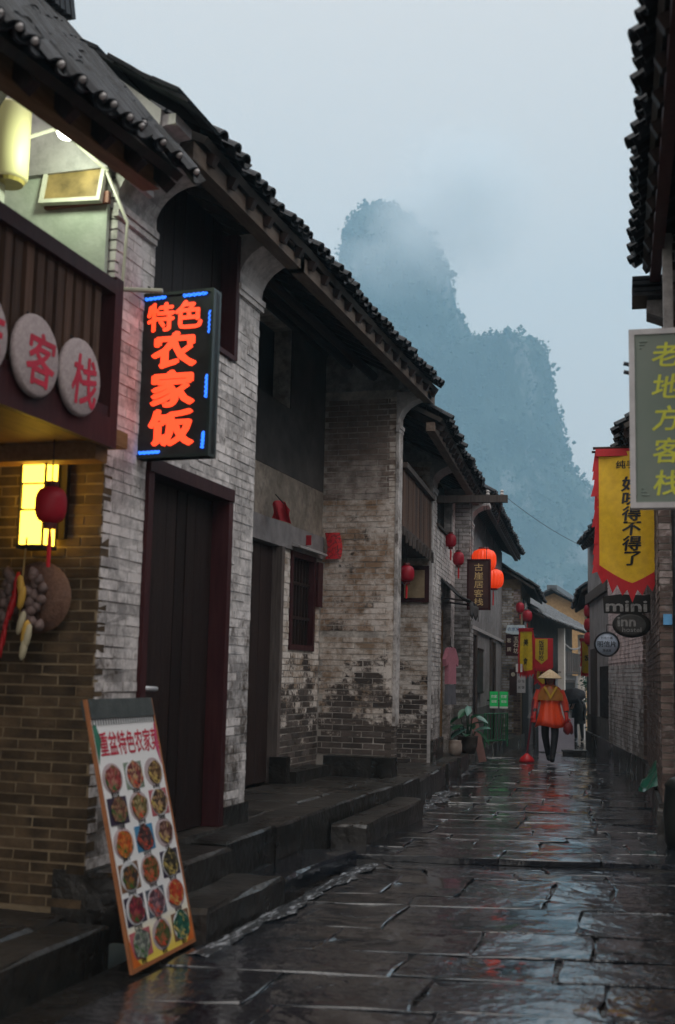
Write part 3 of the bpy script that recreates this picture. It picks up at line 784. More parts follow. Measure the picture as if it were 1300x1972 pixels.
# round signs
RED_PAINT = flat_mat('red_paint', (.5, .018, .05), .6)
DISC = rough_mat('pale_woven', (.33, .27, .275), (.46, .39, .39), 60, .85, rnd=0, bmp=.6, bscale=90, obj=True)
for k, (yy, ch, lb) in enumerate(((4.48, '店', 'pale round sign cut off by the left picture edge'), (4.94, '客', 'pale round sign with the red character 客, middle of the balcony'), (5.37, '栈', 'pale round sign with the red character 栈, last before the corner post'))):
    t = thing('round_sign', lb, 'sign', (-3.08, yy, 2.945), R(90), 'round signs on the balcony rail')
    mb = MB(); mb.lathe([(.18, -.022), (.2, -.012), (.206, 0), (.2, .014), (.188, .022)], 30, RXm(math.pi / 2)); mb.build('disc', DISC, t, True)
    mb = MB(); letters(mb, ch, .025, -.015, .28, .022, .95, .1); o = mb.build('lettering', RED_PAINT, t, loc=(0, -.0235, 0))
    mb = MB(); mb.tube([(0, .02, .19), (0, .06, .23)], .006, 6); mb.build('hook', IRON, t)
# wall lantern lamp
t = thing('wall_lantern', 'glowing yellow rectangular wall lantern on the brick wall', 'lamp', (-3.64, 5.97, 2.14), 0)
GLOW = emit_mat('lantern_glow', (1, .58, .05), 4.5, (.8, .6, .2))
for (a, b2) in ((.0, .2), (.205, .35), (.355, .52)):
    mb = MB(); mb.box(-.076 if a != .205 else -.07, .076 if a != .205 else .07, -.06, .075, a + .005, b2 - .005); mb.build('glass', GLOW, t)
mb = MB()
for sx_ in (-1, 1):
    for sy_ in (-1, 1): mb.box(sx_ * .078 - .005, sx_ * .078 + .005, sy_ * .07 - .006, sy_ * .07 + .006, -.01, .53)
mb.box(-.085, .085, -.078, .082, -.02, .0); mb.box(-.085, .085, -.078, .082, .52, .54)
for zz_ in (.2025, .3525): mb.box(-.08, .08, -.066, .079, zz_ - .003, zz_ + .003)
mb.build('frame', IRON, t)
mb = MB(); mb.box(.06, .13, .078, .115, .05, .5); mb.build('bracket', WOOD_DARK, t)
# red lanterns
def lantern(name, label, loc, rad, hgt, mat, tassel=.22, group=None, ribs=True, cord=.2, seg=20):
    t = thing(name, label, 'lantern', loc, 0, group)
    mb = MB(); pr = []
    for i in range(13):
        q = -1 + 2 * i / 12
        pr.append((rad * (.42 + .58 * (1 - abs(q) ** 2.6) ** .55), q * hgt / 2))
    mb.lathe(pr, seg, rib=.05 if ribs else .0); mb.build('body', mat, t, not ribs)
    mb = MB(); mb.lathe([(rad * .4, -.02), (rad * .44, .0), (rad * .4, .02)], 14, T(0, 0, hgt / 2 + .01)); mb.lathe([(rad * .4, -.02), (rad * .44, 0), (rad * .4, .02)], 14, T(0, 0, -hgt / 2 - .01)); mb.build('cap', LANT_CAP, t)
    if tassel:
        mb = MB(); mb.tube([(0, 0, -hgt / 2 - .02), (.003, 0, -hgt / 2 - tassel * .4), (0, .004, -hgt / 2 - tassel)], [.006, .014, .011], 6); mb.build('tassel', LANT_TAS, t)
    if cord:
        mb = MB(); mb.tube([(0, 0, hgt / 2), (0, 0, hgt / 2 + cord)], .004, 5); mb.build('cord', IRON, t)
    return t
def cloth_mat(name, col, rough=.5, tr=.35, col2=None):
    m, nt, b = newmat(name); f = nz(nt, pos(nt, obj=True), 14, 4)
    L(nt, ramp(nt, f, [(.3, tuple(x * .8 for x in col)), (.7, col2 or col)]), b.inputs['Base Color']); b.inputs['Roughness'].default_value = rough
    tb = N(nt, 'ShaderNodeBsdfTranslucent'); tb.inputs[0].default_value = (*col, 1)
    mx = N(nt, 'ShaderNodeMixShader'); mx.inputs[0].default_value = tr
    L(nt, b.outputs[0], mx.inputs[1]); L(nt, tb.outputs[0], mx.inputs[2]); L(nt, mx.outputs[0], nt.nodes['Material Output'].inputs[0])
    return m
LANT_DEEP = cloth_mat('lantern_deep_red', (.5, .018, .045), .45, .4)
m, nt, b = newmat('lantern_lit_orange'); b.inputs['Base Color'].default_value = (.75, .06, .01, 1); b.inputs['Roughness'].default_value = .4
b.inputs['Emission Color'].default_value = (1, .05, .005, 1); b.inputs['Emission Strength'].default_value = .3
LANT_LIT = m
LANT_CAP = flat_mat('lantern_cap', (.12, .02, .02), .5); LANT_TAS = flat_mat('tassel_red', (.55, .012, .02), .7)
lantern('red_lantern', 'small red lantern hanging in front of the glowing wall lantern', (-3.41, 5.72, 2.335), .086, .2, LANT_DEEP, .24, 'red lanterns', False, .3)
# woven disc with strung garlic and chillies
t = thing('woven_hat', 'round brown woven disc hanging on the lamplit brick wall', 'basket', (-3.63, 6.02, 1.85), 0)
mb = MB(); mb.lathe([(.2, .0), (.198, .015), (.12, .04), (.05, .07), (.01, .075)], 28, RXm(math.pi / 2)); mb.build('disc', rough_mat('wicker', (.11, .055, .035), (.2, .11, .075), 50, .8, rnd=0, bmp=.7, bscale=70), t, True)
mb = MB(); mb.lathe([(.19, -.012), (.206, 0), (.19, .012), (.18, 0), (.19, -.012)], 28, RXm(math.pi / 2) @ T(0, 0, .006), caps=False); mb.build('rim', rough_mat('cane', (.12, .06, .035), (.2, .11, .07), 30, .7, rnd=0), t)
t = thing('string_of_produce', 'strung garlic bulbs, red chillies and corn hanging over the woven disc', 'decoration', (-3.64, 5.9, 2.06), 0)
GARLIC = rough_mat('garlic', (.1, .065, .058), (.21, .15, .135), 20, .6); CHILI = flat_mat('chilli_red', (.45, .012, .015), .35); CORN = flat_mat('corn_yellow', (.6, .36, .06), .5); CORNP = flat_mat('corn_pale', (.5, .45, .3), .5)
gb = MB(); gb.lathe([(.004, -.03), (.024, -.022), (.032, 0), (.02, .022), (.005, .04)], 10); gme = gb.mesh('garlic_bulb', True); gme.materials.append(GARLIC)
for k in range(30):
    col = k % 2; zz_ = -.08 - (k // 2) * .021
    link('garlic_bulb', gme, None, t, ((.045 if col else -.12) + random.uniform(-.045, .045), random.uniform(-.01, .02), zz_), (random.uniform(-.6, .6), random.uniform(-.6, .6), 0))
mb = MB(); mb.tube([(-.02, 0, .12), (-.03, 0, -.05), (-.04, 0, -.42)], .006, 6); mb.build('string', flat_mat('straw_string', (.4, .3, .12), .8), t)
for k in range(12):
    a = random.uniform(-.3, .3); z0 = -.08 - .035 * k; x0 = -.04 - .008 * k
    mb = MB(); mb.tube([(x0, -.03, z0), (x0 + .03 * math.sin(a), -.045, z0 - .06), (x0 + .05 * math.sin(a) - .005, -.04, z0 - .13)], [.011, .012, .003], 6); mb.build('chilli', CHILI, t, True)
for k, (x0, z0, mt) in enumerate(((-.01, -.16, CORN), (.0, -.22, CORN), (.005, -.36, CORNP), (.035, -.41, CORN), (.05, -.43, CORNP), (.03, -.5, CORNP))):
    mb = MB(); mb.lathe([(.006, -.07), (.018, -.05), (.022, 0), (.016, .05), (.004, .065)], 10, T(x0, -.05, z0) @ RYm(random.uniform(-.25, .25))); mb.build('corn_cob', mt, t, True)

# ---------------- B: limewashed house with the dark double door
hB = thing('limewashed_house', 'limewashed brick house with tall dark double door and neon sign', 'house', (-3.3, 6.1, 0))
bB = Bricks(); DZ0, DZ1 = .36, 2.7
mb = MB(); W_ = -.006
for (a, c, z0, z1) in ((0, .54, -.1, 4.72), (1.94, 2.4, -.1, 4.72), (.54, 1.94, 2.72, 3.72), (.54, 1.94, -.1, .34)):
    mb.box(-.2, W_, a + (.001 if a else .06), c - (.001 if c < 2.3 else 0), z0, z1)
wB = mb.build('wall', MORTAR_WASH, hB)
bB.lay(wB, BRICK_WASH, W_, 'y', 1, .014, 2.398, .35, 4.5, ((.535, 1.945, 0, 2.72), (.535, 1.945, 3.74, 5)), seed=5, proud=.003)
bB.finish(300)
mb = MB(); mb.box(-.2, .02, .0, .54, -.1, .345); mb.build('plinth', KERB, hB)
mb = MB(); mb.box(-.2, .02, 1.94, 2.42, -.1, .5); mb.build('plinth', KERB, hB)
mb = MB(); mb.box(-.2, .035, .5, 1.99, .3, .375); mb.build('threshold', STEP, hB)
mb = MB(); mb.box(-.2, .018, .545, .62, .376, 2.68); mb.build('door_jamb', WOOD_MAROON, hB)
mb = MB(); mb.box(-.2, .018, 1.86, 1.935, .376, 2.68); mb.build('door_jamb', WOOD_MAROON, hB)
mb = MB(); mb.box(-.2, .028, .545, 1.935, 2.681, 2.77); mb.build('door_head', WOOD_MAROON, hB)
for k, (a, c) in enumerate(((.622, 1.238), (1.242, 1.858))):
    d = MB(); d.box(-.155, -.125, a, c, .38, 2.675); d = d.build('door', WOOD_DARK, hB)
    planks(d, 'plank', a + .004, c - .004, .385, 2.67, -.108, 4, WOOD_DARK, .016, .003, k)
    if k == 0:
        mb = MB(); mb.box(-.107, -.1, .69, .745, 1.2, 1.42); mb.build('lock_plate', STEEL, d)
        mb = MB(); mb.tube([(-.1, .715, 1.34), (-.05, .715, 1.34), (-.045, .74, 1.34), (-.045, .9, 1.335)], .015, 8); mb.build('handle', STEEL, d, True)
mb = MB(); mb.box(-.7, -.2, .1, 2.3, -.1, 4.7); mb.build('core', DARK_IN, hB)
# upper loggia
planks(hB, 'plank', .545, 1.87, 3.76, 4.78, -.12, 8, WOOD_DARK, .02, .003, 3)
mb = MB(); mb.box(-.13, .01, 1.87, 1.935, 3.745, 4.7); mb.build('post', WOOD_MAROON, hB)
mb = MB(); mb.box(-.14, .02, .545, 1.868, 3.725, 3.76); mb.build('sill', WOOD_MAROON, hB)
corbel(hB, 1.93, 2.42, .0, 4.36, .34, .36, MORTAR_WASH)
corbel(hB, .0, .5, .0, 4.22, .3, .34, MORTAR_WASH)
# party wall with stepped tile cap
mb = MB(); mb.prism([(.28, 4.4), (.3, 4.72), (.0, 4.96), (-1.6, 5.75), (-1.6, 4.4)], 1, -.08, .2); mb.build('party_wall', PLASTER_GREY, hB)
corbel(hB, -.05, .18, .12, 4.4, .26, .3, LIME)
cp = MB(); rr = random.Random(9)
for k in range(34):
    f = k / 33; x = .42 - 2.0 * f; z = 4.76 + (.28 if x < .05 else 0) * 0 + (.42 - x) * .62 - (.1 if x > .1 else 0) * 0
    cp.box(-.1, .1, -.16 + rr.uniform(-.02, .02), .3 + rr.uniform(-.02, .03), 0, .022, T(x, 0, z + rr.uniform(-.01, .02)) @ RYm(.55 + rr.uniform(-.06, .06)))
cp.build('wall_cap', TILE, hB)
roof(hB, .38, 2.45, .45, 4.72, -2.1, 6.02, limit=160, seed=6, rows_single=4)
mb = MB(); mb.box(.23, .34, .3, 2.45, 4.575, 4.69); mb.build('eave_beam', WOOD_BEAM, hB)

# ---------------- C: house with the deep brick porch
hC = thing('porch_house', 'brick house with deep dark porch, barred window and flaking side wall', 'house', (-3.3, 8.5, 0))
bC = Bricks(); XB = -.89
mb = MB()
for (a, c, z0, z1) in ((0, 1.7, -.1, 5.6), (3.08, 3.4, -.1, 2.75), (4.22, 4.46, -.1, 2.75), (3.4, 4.22, -.1, 1.7), (1.7, 4.46, 3.0, 4.24), (3.25, 4.46, 4.24, 5.6), (1.7, 3.25, 5.1, 5.6)):
    mb.box(XB - .2, XB - .004, a, c, z0, z1)
wC = mb.build('back_wall', MORTAR_CROSS, hC)
bC.lay(wC, BRICK_CROSS, XB - .004, 'y', 1, 3.08, 4.44, .38, 2.74, ((3.39, 4.23, 1.69, 2.76),), seed=31)
pl = MB(); pl.box(XB - .01, XB + .008, .2, 4.44, 3.005, 3.52); pl.build('plaster_band', PLASTER_C, hC)
pl = MB(); pl.box(XB - .01, XB + .012, .2, 1.69, 3.521, 5.4); pl.box(XB - .01, XB + .012, 3.255, 4.44, 3.521, 5.4); pl.box(XB - .01, XB + .012, 1.691, 3.254, 3.521, 4.24); pl.build('plaster_upper', rough_mat('plaster_porch_shade', (.03, .027, .027), (.075, .067, .063), 2.5, .9, rnd=0), hC)  # upper plaster coloured near-black: the deep porch shade is put into its colour
mb = MB(); mb.box(XB - .2, XB + .03, 1.4, 4.44, 2.75, 3.0); mb.build('lintel', rough_mat('stone_grey', (.15, .14, .145), (.25, .235, .24), 5, .8, rnd=0), hC)
mb = MB(); mb.box(-.89, -.006, 4.456, 4.6, -.1, 4.72); w2 = mb.build('side_wall', MORTAR_CROSS, hC)
bC.lay(w2, BRICK_CROSS, 4.456, 'x', -1, XB + .01, -.03, .58, 1.92, seed=33)
bC.lay(w2, BRICK_MID, 4.456, 'x', -1, XB + .01, -.03, 1.945, 3.44, seed=35)
bC.lay(w2, BRICK_UP, 4.456, 'x', -1, XB + .01, -.03, 3.44, 4.66, seed=36)
bC.lay(w2, BRICK_CROSS, -.008, 'y', 1, 4.45, 4.6, .4, 4.66, seed=34)
bC.finish(300)
mb = MB(); mb.box(-.02, .012, 4.44, 4.62, .9, 4.5); mb.build('quoin_render', brick_mat('pale_render', (.12, .1, .09), (.2, .175, .16), (.56, .53, .52), .62, .05, 0, 0, 0, 3), hC)
mb = MB(); mb.box(-.74, .04, 4.22, 4.455, .33, .57); mb.build('plinth', KERB, hC)
mb = MB(); mb.box(XB, -.66, 3.1, 4.22, .33, .47); mb.build('ledge', KERB, hC)
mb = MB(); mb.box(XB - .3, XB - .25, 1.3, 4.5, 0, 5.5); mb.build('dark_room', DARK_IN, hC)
# door leaf and jamb
d = MB(); d.box(XB - .1, XB - .07, 1.72, 3.0, .37, 2.74); d = d.build('door', WOOD_BROWN, hC)
planks(d, 'plank', 1.73, 2.99, .38, 2.73, XB - .05, 7, WOOD_DARK, .02, .003, 5)
mb = MB(); mb.box(XB - .15, XB + .05, 3.0, 3.08, .36, 2.748); mb.build('door_jamb', WOOD_GREY, hC)
mb = MB(); mb.box(XB - .02, XB + .16, 2.98, 3.1, .36, .62); mb.build('door_stone', KERB, hC)
# window
w = MB(); frame_rect(w, XB - .12, XB + .02, 3.4, 4.22, 1.7, 2.748, .06); w = w.build('window', WOOD_MAROON, hC)
for k in range(7):
    mb = MB(); yy = 3.46 + .7 * (k + .5) / 7; mb.box(XB - .06, XB - .035, yy - .014, yy + .014, 1.76, 2.69); mb.build('bar', WOOD_DARK, w)
for zz_ in (2.05, 2.42):
    mb = MB(); mb.box(XB - .075, XB - .03, 3.46, 4.16, zz_ - .016, zz_ + .016); mb.build('crossbar', WOOD_DARK, w)
mb = MB(); mb.box(XB - .11, XB - .09, 3.46, 4.16, 1.76, 2.69); mb.build('pane', flat_mat('dark_glass', (.01, .01, .012), .15), w)
mb = MB(); mb.box(XB + .021, XB + .045, 4.23, 4.4, 2.2, 2.7, None); mb.build('shutter', WOOD_MAROON, w)
mb = MB(); mb.prism([(XB + .03, 2.79), (XB + .13, 2.77), (XB + .13, 2.79), (XB + .03, 2.83)], 1, 3.34, 4.28); mb.build('hood', PLASTER_GREY, hC)
corbel(hC, 4.43, 4.62, .0, 4.3, .34, .36, LIME)
mb = MB(); mb.prism([(.3, 4.7), (-1.9, 5.83), (-1.9, 4.7)], 1, 4.44, 4.61); mb.build('gable', BRICK_FAR, hC)
roof(hC, .0, 4.75, .45, 4.72, -2.1, 6.02, limit=298, seed=8, rows_single=5, sag=.03)
mb = MB(); mb.box(.23, .34, -.05, 4.8, 4.575, 4.69); mb.build('eave_beam', WOOD_BEAM, hC)
for k in range(3):
    mb = MB(); mb.tube([(-.3 - .3 * k, -.1, 4.86 + .15 * k), (-.3 - .3 * k, 4.62, 4.86 + .15 * k)], .05, 8); mb.build('purlin', WOOD_DARK, hC)
# red paper strip, red cloth, lucky paper
m, nt, b = newmat('red_paper_print'); p = pos(nt, obj=True); f = nz(nt, p, 16, 2, .5)
L(nt, ramp(nt, f, [(.44, (.6, .02, .03)), (.5, (.09, .015, .015)), (.55, (.62, .025, .03))]), b.inputs['Base Color']); b.inputs['Roughness'].default_value = .6
mb = MB(); mb.grid(lambda u, v: (-.09 + .18 * u + .02 * math.sin(v * 4), -.015 * math.sin(u * 3) - .004, -.15 + .3 * v), 4, 6)
o = mb.build('paper_charm', m, loc=(-4.03, 12.9, 2.9)); tag(o, 'red paper charm pasted beside the barred window of the porch', 'paper')
sol = o.modifiers.new('s', 'SOLIDIFY'); sol.thickness = .002
REDC = cloth_mat('red_cloth', (.45, .02, .035), .7, .3)
t = thing('red_cloth_pouch', 'red cloth bundle hanging over the porch door lintel', 'cloth', (-3.98, 11.05, 3.02), 0)
mb = MB(); mb.grid(lambda u, v: (-.12 + .2 * u, .05 * math.sin(u * 9 + v * 3), -.04 - .06 * u + (.1 + .1 * math.sin(3.14 * (u * .8 + .1))) * v), 12, 6); mb.build('drape', REDC, t, True)
mb = MB(); mb.tube([(0, .02, .1), (-.1, .03, .2)], .006, 5); mb.build('string', IRON, t)
t = thing('red_cloth_pouch', 'tiny red paper tag by the porch window corner', 'paper', (-4.12, 12.28, 2.9), 0)
mb = MB(); mb.box(-.03, .03, -.002, .002, -.06, .05); mb.build('tag', REDC, t)

# ---------------- D: house with the boarded balcony
A1 = R(5.5)
hD = thing('balcony_house', 'narrow brick house with boarded wooden balcony and dark shop opening', 'house', (-3.3, 13.1, 0), A1)
bD = Bricks()
mb = MB(); mb.box(-1.0, -.8, .0, 5.95, -.1, 5.0); mb.build('back_wall', PLASTER_GREY, hD)
mb = MB(); mb.box(-.8, -.006, 2.856, 3.42, -.1, 4.4); wD = mb.build('pier', MORTAR_CROSS, hD)
bD.lay(wD, BRICK_CROSS, 2.856, 'x', -1, -.8, -.002, .3, 3.05, seed=41)
bD.lay(wD, BRICK_CROSS, 2.856, 'x', -1, -.8, -.002, 3.3, 4.35, seed=42)
bD.lay(wD, BRICK_WASH, -.006, 'y', 1, 2.86, 3.42, .3, 4.35, seed=43)
mb = MB()
for (a, c, z0, z1) in ((3.421, 4.1, -.1, 3.58), (5.42, 5.95, -.1, 4.4), (4.1, 5.42, 2.62, 3.58)): mb.box(-.2, -.006, a, c, z0, z1)
wD2 = mb.build('wall', MORTAR_WASH, hD)
bD.lay(wD2, BRICK_WASH, -.006, 'y', 1, 3.425, 5.95, .3, 4.35, ((4.1, 5.42, 0, 2.62), (3.5, 5.42, 3.58, 4.5)), seed=44)
bD.finish(300)
mb = MB(); mb.box(-.03, .015, 2.84, 2.9, .3, 4.35); mb.build('quoin_render', LIME, hD)
mb = MB(); mb.box(-.8, .02, .15, 2.85, 3.06, 3.16); mb.build('balcony_floor', WOOD_GREY, hD)
planks(hD, 'board', .2, 2.84, 3.17, 3.84, .0, 13, WOOD_BROWN, .025, .004, 7)
mb = MB(); mb.box(-.05, .05, .15, 2.84, 3.845, 3.91); mb.build('top_rail', WOOD_GREY, hD)
for k in range(9):
    mb = MB(); yy = .3 + k * .3; mb.box(.021, .05, yy - .02, yy + .02, 2.98, 3.12); mb.build('bracket', WOOD_GREY, hD)
mb = MB(); mb.tube([(-.45, .1, 4.38), (-.45, 2.86, 4.38)], .06, 8); mb.build('purlin', WOOD_GREY, hD)
mb = MB(); mb.box(-.5, -.44, .5, 2.5, 4.0, 4.3); mb.build('hanging_panel', WOOD_GREY, hD)
mb = MB(); mb.box(-.79, -.06, .16, 2.84, .2, .3); mb.build('plinth', KERB, hD)
mb = MB(); mb.box(-.3, .05, 2.86, 4.1, -.1, .6); mb.build('plinth', KERB, hD)
w = MB(); w.box(-.16, -.14, 3.5, 5.42, 3.59, 4.42); w = w.build('window', DARK_IN, hD)
for k in range(12):
    mb = MB(); yy = 3.52 + 1.88 * (k + .5) / 12; mb.box(-.139, -.11, yy - .018, yy + .018, 3.62, 4.4); mb.build('bar', WOOD_DARK, w)
mb = MB(); mb.box(-.1, .03, 3.43, 5.44, 3.582, 3.62); mb.build('sill', WOOD_GREY, hD)
mb = MB(); mb.box(-.1, .01, 5.42, 5.52, 3.6, 4.4); mb.build('post', LIME, hD)
mb = MB(); mb.box(-.19, -.15, 4.11, 5.41, .3, 2.61); mb.build('doorway', DARK_IN, hD)
d = MB(); d.box(-.148, -.12, 4.5, 5.4, .32, 2.5); d = d.build('door', rough_mat('ochre_wood', (.14, .07, .015), (.24, .125, .03), 3, .5, (12, 12, 1)), hD)
mb = MB(); mb.box(-.12, .3, 4.15, 5.3, .0, .3); mb.build('doorstep', STEP, hD)
mb = MB(); mb.prism([(.3, 4.38), (-1.8, 5.45), (-1.8, 4.38)], 1, 2.86, 3.1); mb.build('gable', BRICK_FAR, hD)
corbel(hD, 2.86, 3.4, .0, 4.1, .36, .32, LIME); corbel(hD, 5.42, 5.6, .0, 4.1, .36, .32, LIME)
roof(hD, .02, 6.0, .52, 4.36, -1.9, 5.6, limit=220, seed=12, rows_single=4)
mb = MB(); mb.box(.28, .38, .0, 6.0, 4.24, 4.34); mb.build('eave_beam', WOOD_BEAM, hD)

def inD(x, y, z): return tuple(hD.matrix_basis @ Vector((x, y, z)))
hD.matrix_basis = T(-3.3, 13.1, 0) @ RZ(A1)
# pole that carries wires out over the lane
t = thing('wire_bracket', 'weathered timber arm with insulators sticking out below the eave', 'bracket', inD(0, 3.45, 3.96), A1)
mb = MB(); mb.box(-.1, 1.0, -.05, .05, -.05, .05); mb.build('arm', WOOD_GREY, t)
for k in range(2):
    mb = MB(); mb.lathe([(.02, 0), (.03, .02), (.018, .04), (.028, .06), (.01, .08)], 10, T(.72 + .2 * k, 0, .05)); mb.build('insulator', LIME, t)
wm = flat_mat('cable_black', (.012, .012, .014), .5)
def wire(label, a, c, sag, r=.006):
    mb = MB(); a, c = Vector(a), Vector(c)
    mb.tube([a.lerp(c, i / 16) + Vector((0, 0, -sag * 4 * (i / 16) * (1 - i / 16))) for i in range(17)], r, 5)
    return tag(mb.build('cable', wm), label, 'cable')
wire('thin cable crossing the lane before the mountain', inD(.9, 3.45, 4.05), (-1.7, 22.5, 3.75), .12, .004)
wire('cable running from the timber arm along the lantern eave', inD(.92, 3.45, 4.02), (-3.3, 19.6, 3.95), .1)
# cloth awning over the shop door
t = thing('awning', 'dark drooping canvas awning over the shop doorway', 'awning', inD(0, 4.2, 2.55), A1)
mb = MB(); mb.grid(lambda u, v: (.0 + .42 * v, -.2 + 1.3 * u, .32 - .32 * v - .05 * math.sin(v * 3.1) + .02 * math.sin(u * 14)), 14, 6); o = mb.build('canvas', rough_mat('black_canvas', (.012, .012, .013), (.03, .028, .028), 6, .8), t, True); o.modifiers.new('s', 'SOLIDIFY').thickness = .01
mb = MB(); mb.grid(lambda u, v: (.425 + .02 * math.sin(u * 9), -.2 + 1.3 * u, -.02 - .22 * v * (.8 + .2 * math.sin(u * 20))), 14, 4); o = mb.build('valance', rough_mat('grey_canvas', (.03, .028, .028), (.06, .052, .05), 6, .8), t, True); o.modifiers.new('s', 'SOLIDIFY').thickness = .008
for yy in (-.15, 1.05):
    mb = MB(); mb.tube([(0, yy, .05), (.42, yy, 0)], .012, 6); mb.build('strut', IRON, t)
# clothes on a hanger in the doorway
t = thing('pink_shirt', 'pink short sleeved shirt on a hanger in the shop doorway', 'shirt', inD(.1, 4.5, 1.35), A1 + R(75))
PINK = cloth_mat('pink_cotton', (.62, .25, .32), .8, .2)
mb = MB(); mb.prism([(-.16, 0), (.16, 0), (.155, .3), (.24, .26), (.26, .36), (.14, .52), (.05, .54), (0, .5), (-.05, .54), (-.14, .52), (-.26, .36), (-.24, .26), (-.155, .3)], 1, -.03, .03); o = mb.build('shirt', PINK, t)
mb = MB(); mb.tube([(-.14, 0, .5), (0, 0, .56), (.14, 0, .5)], .008, 6); mb.tube([(0, 0, .56), (0, 0, .7)], .005, 6); mb.build('hanger', IRON, t)
t = thing('grey_shorts', 'grey blue shorts hanging below the pink shirt', 'shorts', inD(.1, 4.5, 1.05), A1 + R(75))
mb = MB(); mb.prism([(-.15, .29), (-.18, 0), (-.02, 0), (0, .14), (.02, 0), (.18, 0), (.15, .29)], 1, -.025, .025); mb.build('shorts', flat_mat('denim_grey', (.13, .13, .15), .8), t)
# framed sign in the dark bay
t = thing('shop_board', 'wooden framed shop board above the dark bay, beside a red lantern', 'sign', inD(-.12, 2.82, 2.45), A1)
mb = MB(); mb.box(-.3, .1, -.02, .02, 0, .5); mb.build('frame', WOOD_MAROON, t)
mb = MB(); mb.box(-.24, .04, -.03, -.021, .06, .44); mb.build('panel', rough_mat('aged_paper', (.2, .14, .08), (.34, .26, .16), 6, .7), t)
lantern('red_lantern', 'dark red lantern hanging under the boarded balcony', inD(-.06, .95, 2.68), .095, .2, LANT_DEEP, .2, 'red lanterns', False, .3)
lantern('red_lantern', 'small red lantern hanging beside the brick pier below the timber arm', inD(.2, 4.55, 3.22), .085, .2, LANT_DEEP, .2, 'red lanterns', False, .35)
lantern('red_lantern', 'red lantern half hidden behind the limewashed pier', inD(.075, 4.6, 3.5), .085, .2, LANT_DEEP, .2, 'red lanterns', False, .3)
# small stone pot
t = thing('clay_pot', 'small pale pot standing by the shop doorway', 'pot', inD(.16, 4.7, .3), A1)
mb = MB(); mb.lathe([(.07, 0), (.1, .06), (.1, .16), (.085, .2), (.095, .22)], 14); mb.build('pot', rough_mat('pale_clay', (.28, .22, .19), (.42, .35, .3), 8, .7), t, True)

# ---------------- E: long house with the big lanterns
E0 = Vector(inD(0, 5.98, 0))
hE = thing('lantern_house', 'long grey rendered house under a black eave with big orange lanterns', 'house', tuple(E0), A1)
hE.matrix_basis = T(*E0) @ RZ(A1)
def inE(x, y, z): return tuple(hE.matrix_basis @ Vector((x, y, z)))
bE = Bricks()
mb = MB(); mb.box(-.4, .244, .02, .55, -.2, 4.5); wE = mb.build('pier', MORTAR, hE)
bE.lay(wE, BRICK_FAR, .02, 'x', -1, -.3, .24, .1, 4.3, seed=51)
bE.lay(wE, BRICK_FAR, .244, 'y', 1, .02, .55, .1, 4.3, seed=52)
bE.finish(280)
mb = MB(); mb.box(-.3, .1, .55, 10.0, -.6, 4.5); mb.build('wall', PLASTER_GREY, hE)
mb = MB(); mb.box(.1, .12, .6, 9.9, -.3, .9); mb.build('dado', rough_mat('damp_render', (.06, .058, .055), (.13, .12, .115), 3, .85, rnd=0), hE)
mb = MB(); mb.box(-.02, .15, .58, 10.0, 2.3, 2.36); mb.build('band', LIME, hE)
for (a, c, z0, z1) in ((1.4, 2.4, .1, 2.2), (6.2, 7.1, .0, 2.2)):
    d = MB(); d.box(.09, .13, a, c, z0, z1); d = d.build('door', WOOD_DARK, hE)
    mb = MB(); frame_rect(mb, .1, .16, a - .08, c + .08, z0 - .05, z1 + .08, .08); mb.build('door_frame', WOOD_GREY, d)
mb = MB(); mb.prism([(.4, 4.44), (-1.8, 5.56), (-1.8, 4.44)], 1, .05, .3); mb.build('gable', BRICK_FAR, hE)
corbel(hE, .02, .5, .24, 4.0, .3, .3, LIME)
roof(hE, .0, 10.1, .6, 4.42, -1.9, 5.7, limit=200, seed=14, rows_single=2)
mb = MB(); mb.box(.4, .48, .0, 10.1, 4.3, 4.4); mb.build('eave_beam', WOOD_DARK, hE)
lantern('big_lantern', 'big glowing orange lantern behind the brown hanging inn sign', (-3.42, 19.15, 3.34), .205, .36, LANT_LIT, .0, 'big orange lanterns', True, .7, 40)
lantern('big_lantern', 'big glowing orange lantern at the far side of the inn sign', (-3.6, 21.1, 3.2), .19, .34, LANT_LIT, .3, 'big orange lanterns', True, .8, 40)
GOLD = flat_mat('gold_letters', (.62, .45, .2), .5); CREAM = flat_mat('cream_letters', (.68, .62, .5), .6); WHITE = flat_mat('white_paint', (.78, .78, .78), .5); BLACK = flat_mat('black_ink', (.012, .012, .014), .6)
BROWN_S = rough_mat('sign_brown', (.045, .018, .016), (.075, .03, .026), 4, .5, rnd=0)
t = thing('hanging_sign', 'brown vertical inn sign with five gold characters by the big lanterns', 'sign', (-3.39, 18.55, 2.5), 0)
mb = MB(); mb.box(-.175, .175, -.02, .02, 0, .8); mb.build('board', BROWN_S, t)
mb = MB()
for a in ((-.185, -.155, 0, .8), (.155, .185, 0, .8), (-.155, .155, .77, .8), (-.155, .155, 0, .03)): mb.box(a[0], a[1], -.032, .026, a[2], a[3])
mb.build('frame', WOOD_MAROON, t)
mb = MB(); column_text(mb, '古崖居客栈', 0, .74, .06, .125, .006, 1.25); mb.build('lettering', GOLD, t, loc=(0, -.0215, 0))
mb = MB(); mb.tube([(-.12, 0, .8), (-.12, 0, 1.7)], .005, 5); mb.tube([(.12, 0, .8), (.12, 0, 1.7)], .005, 5); mb.build('chain', IRON, t)
t = thing('notice_board', 'narrow dark vertical notice board on the grey rendered wall', 'sign', inE(.14, 3.2, 1.2), A1 + R(90))
mb = MB(); mb.box(-.55, .55, -.02, .02, 0, .75); mb.build('board', rough_mat('board_dark_green', (.012, .02, .02), (.03, .045, .042), 5, .5, rnd=0), t)
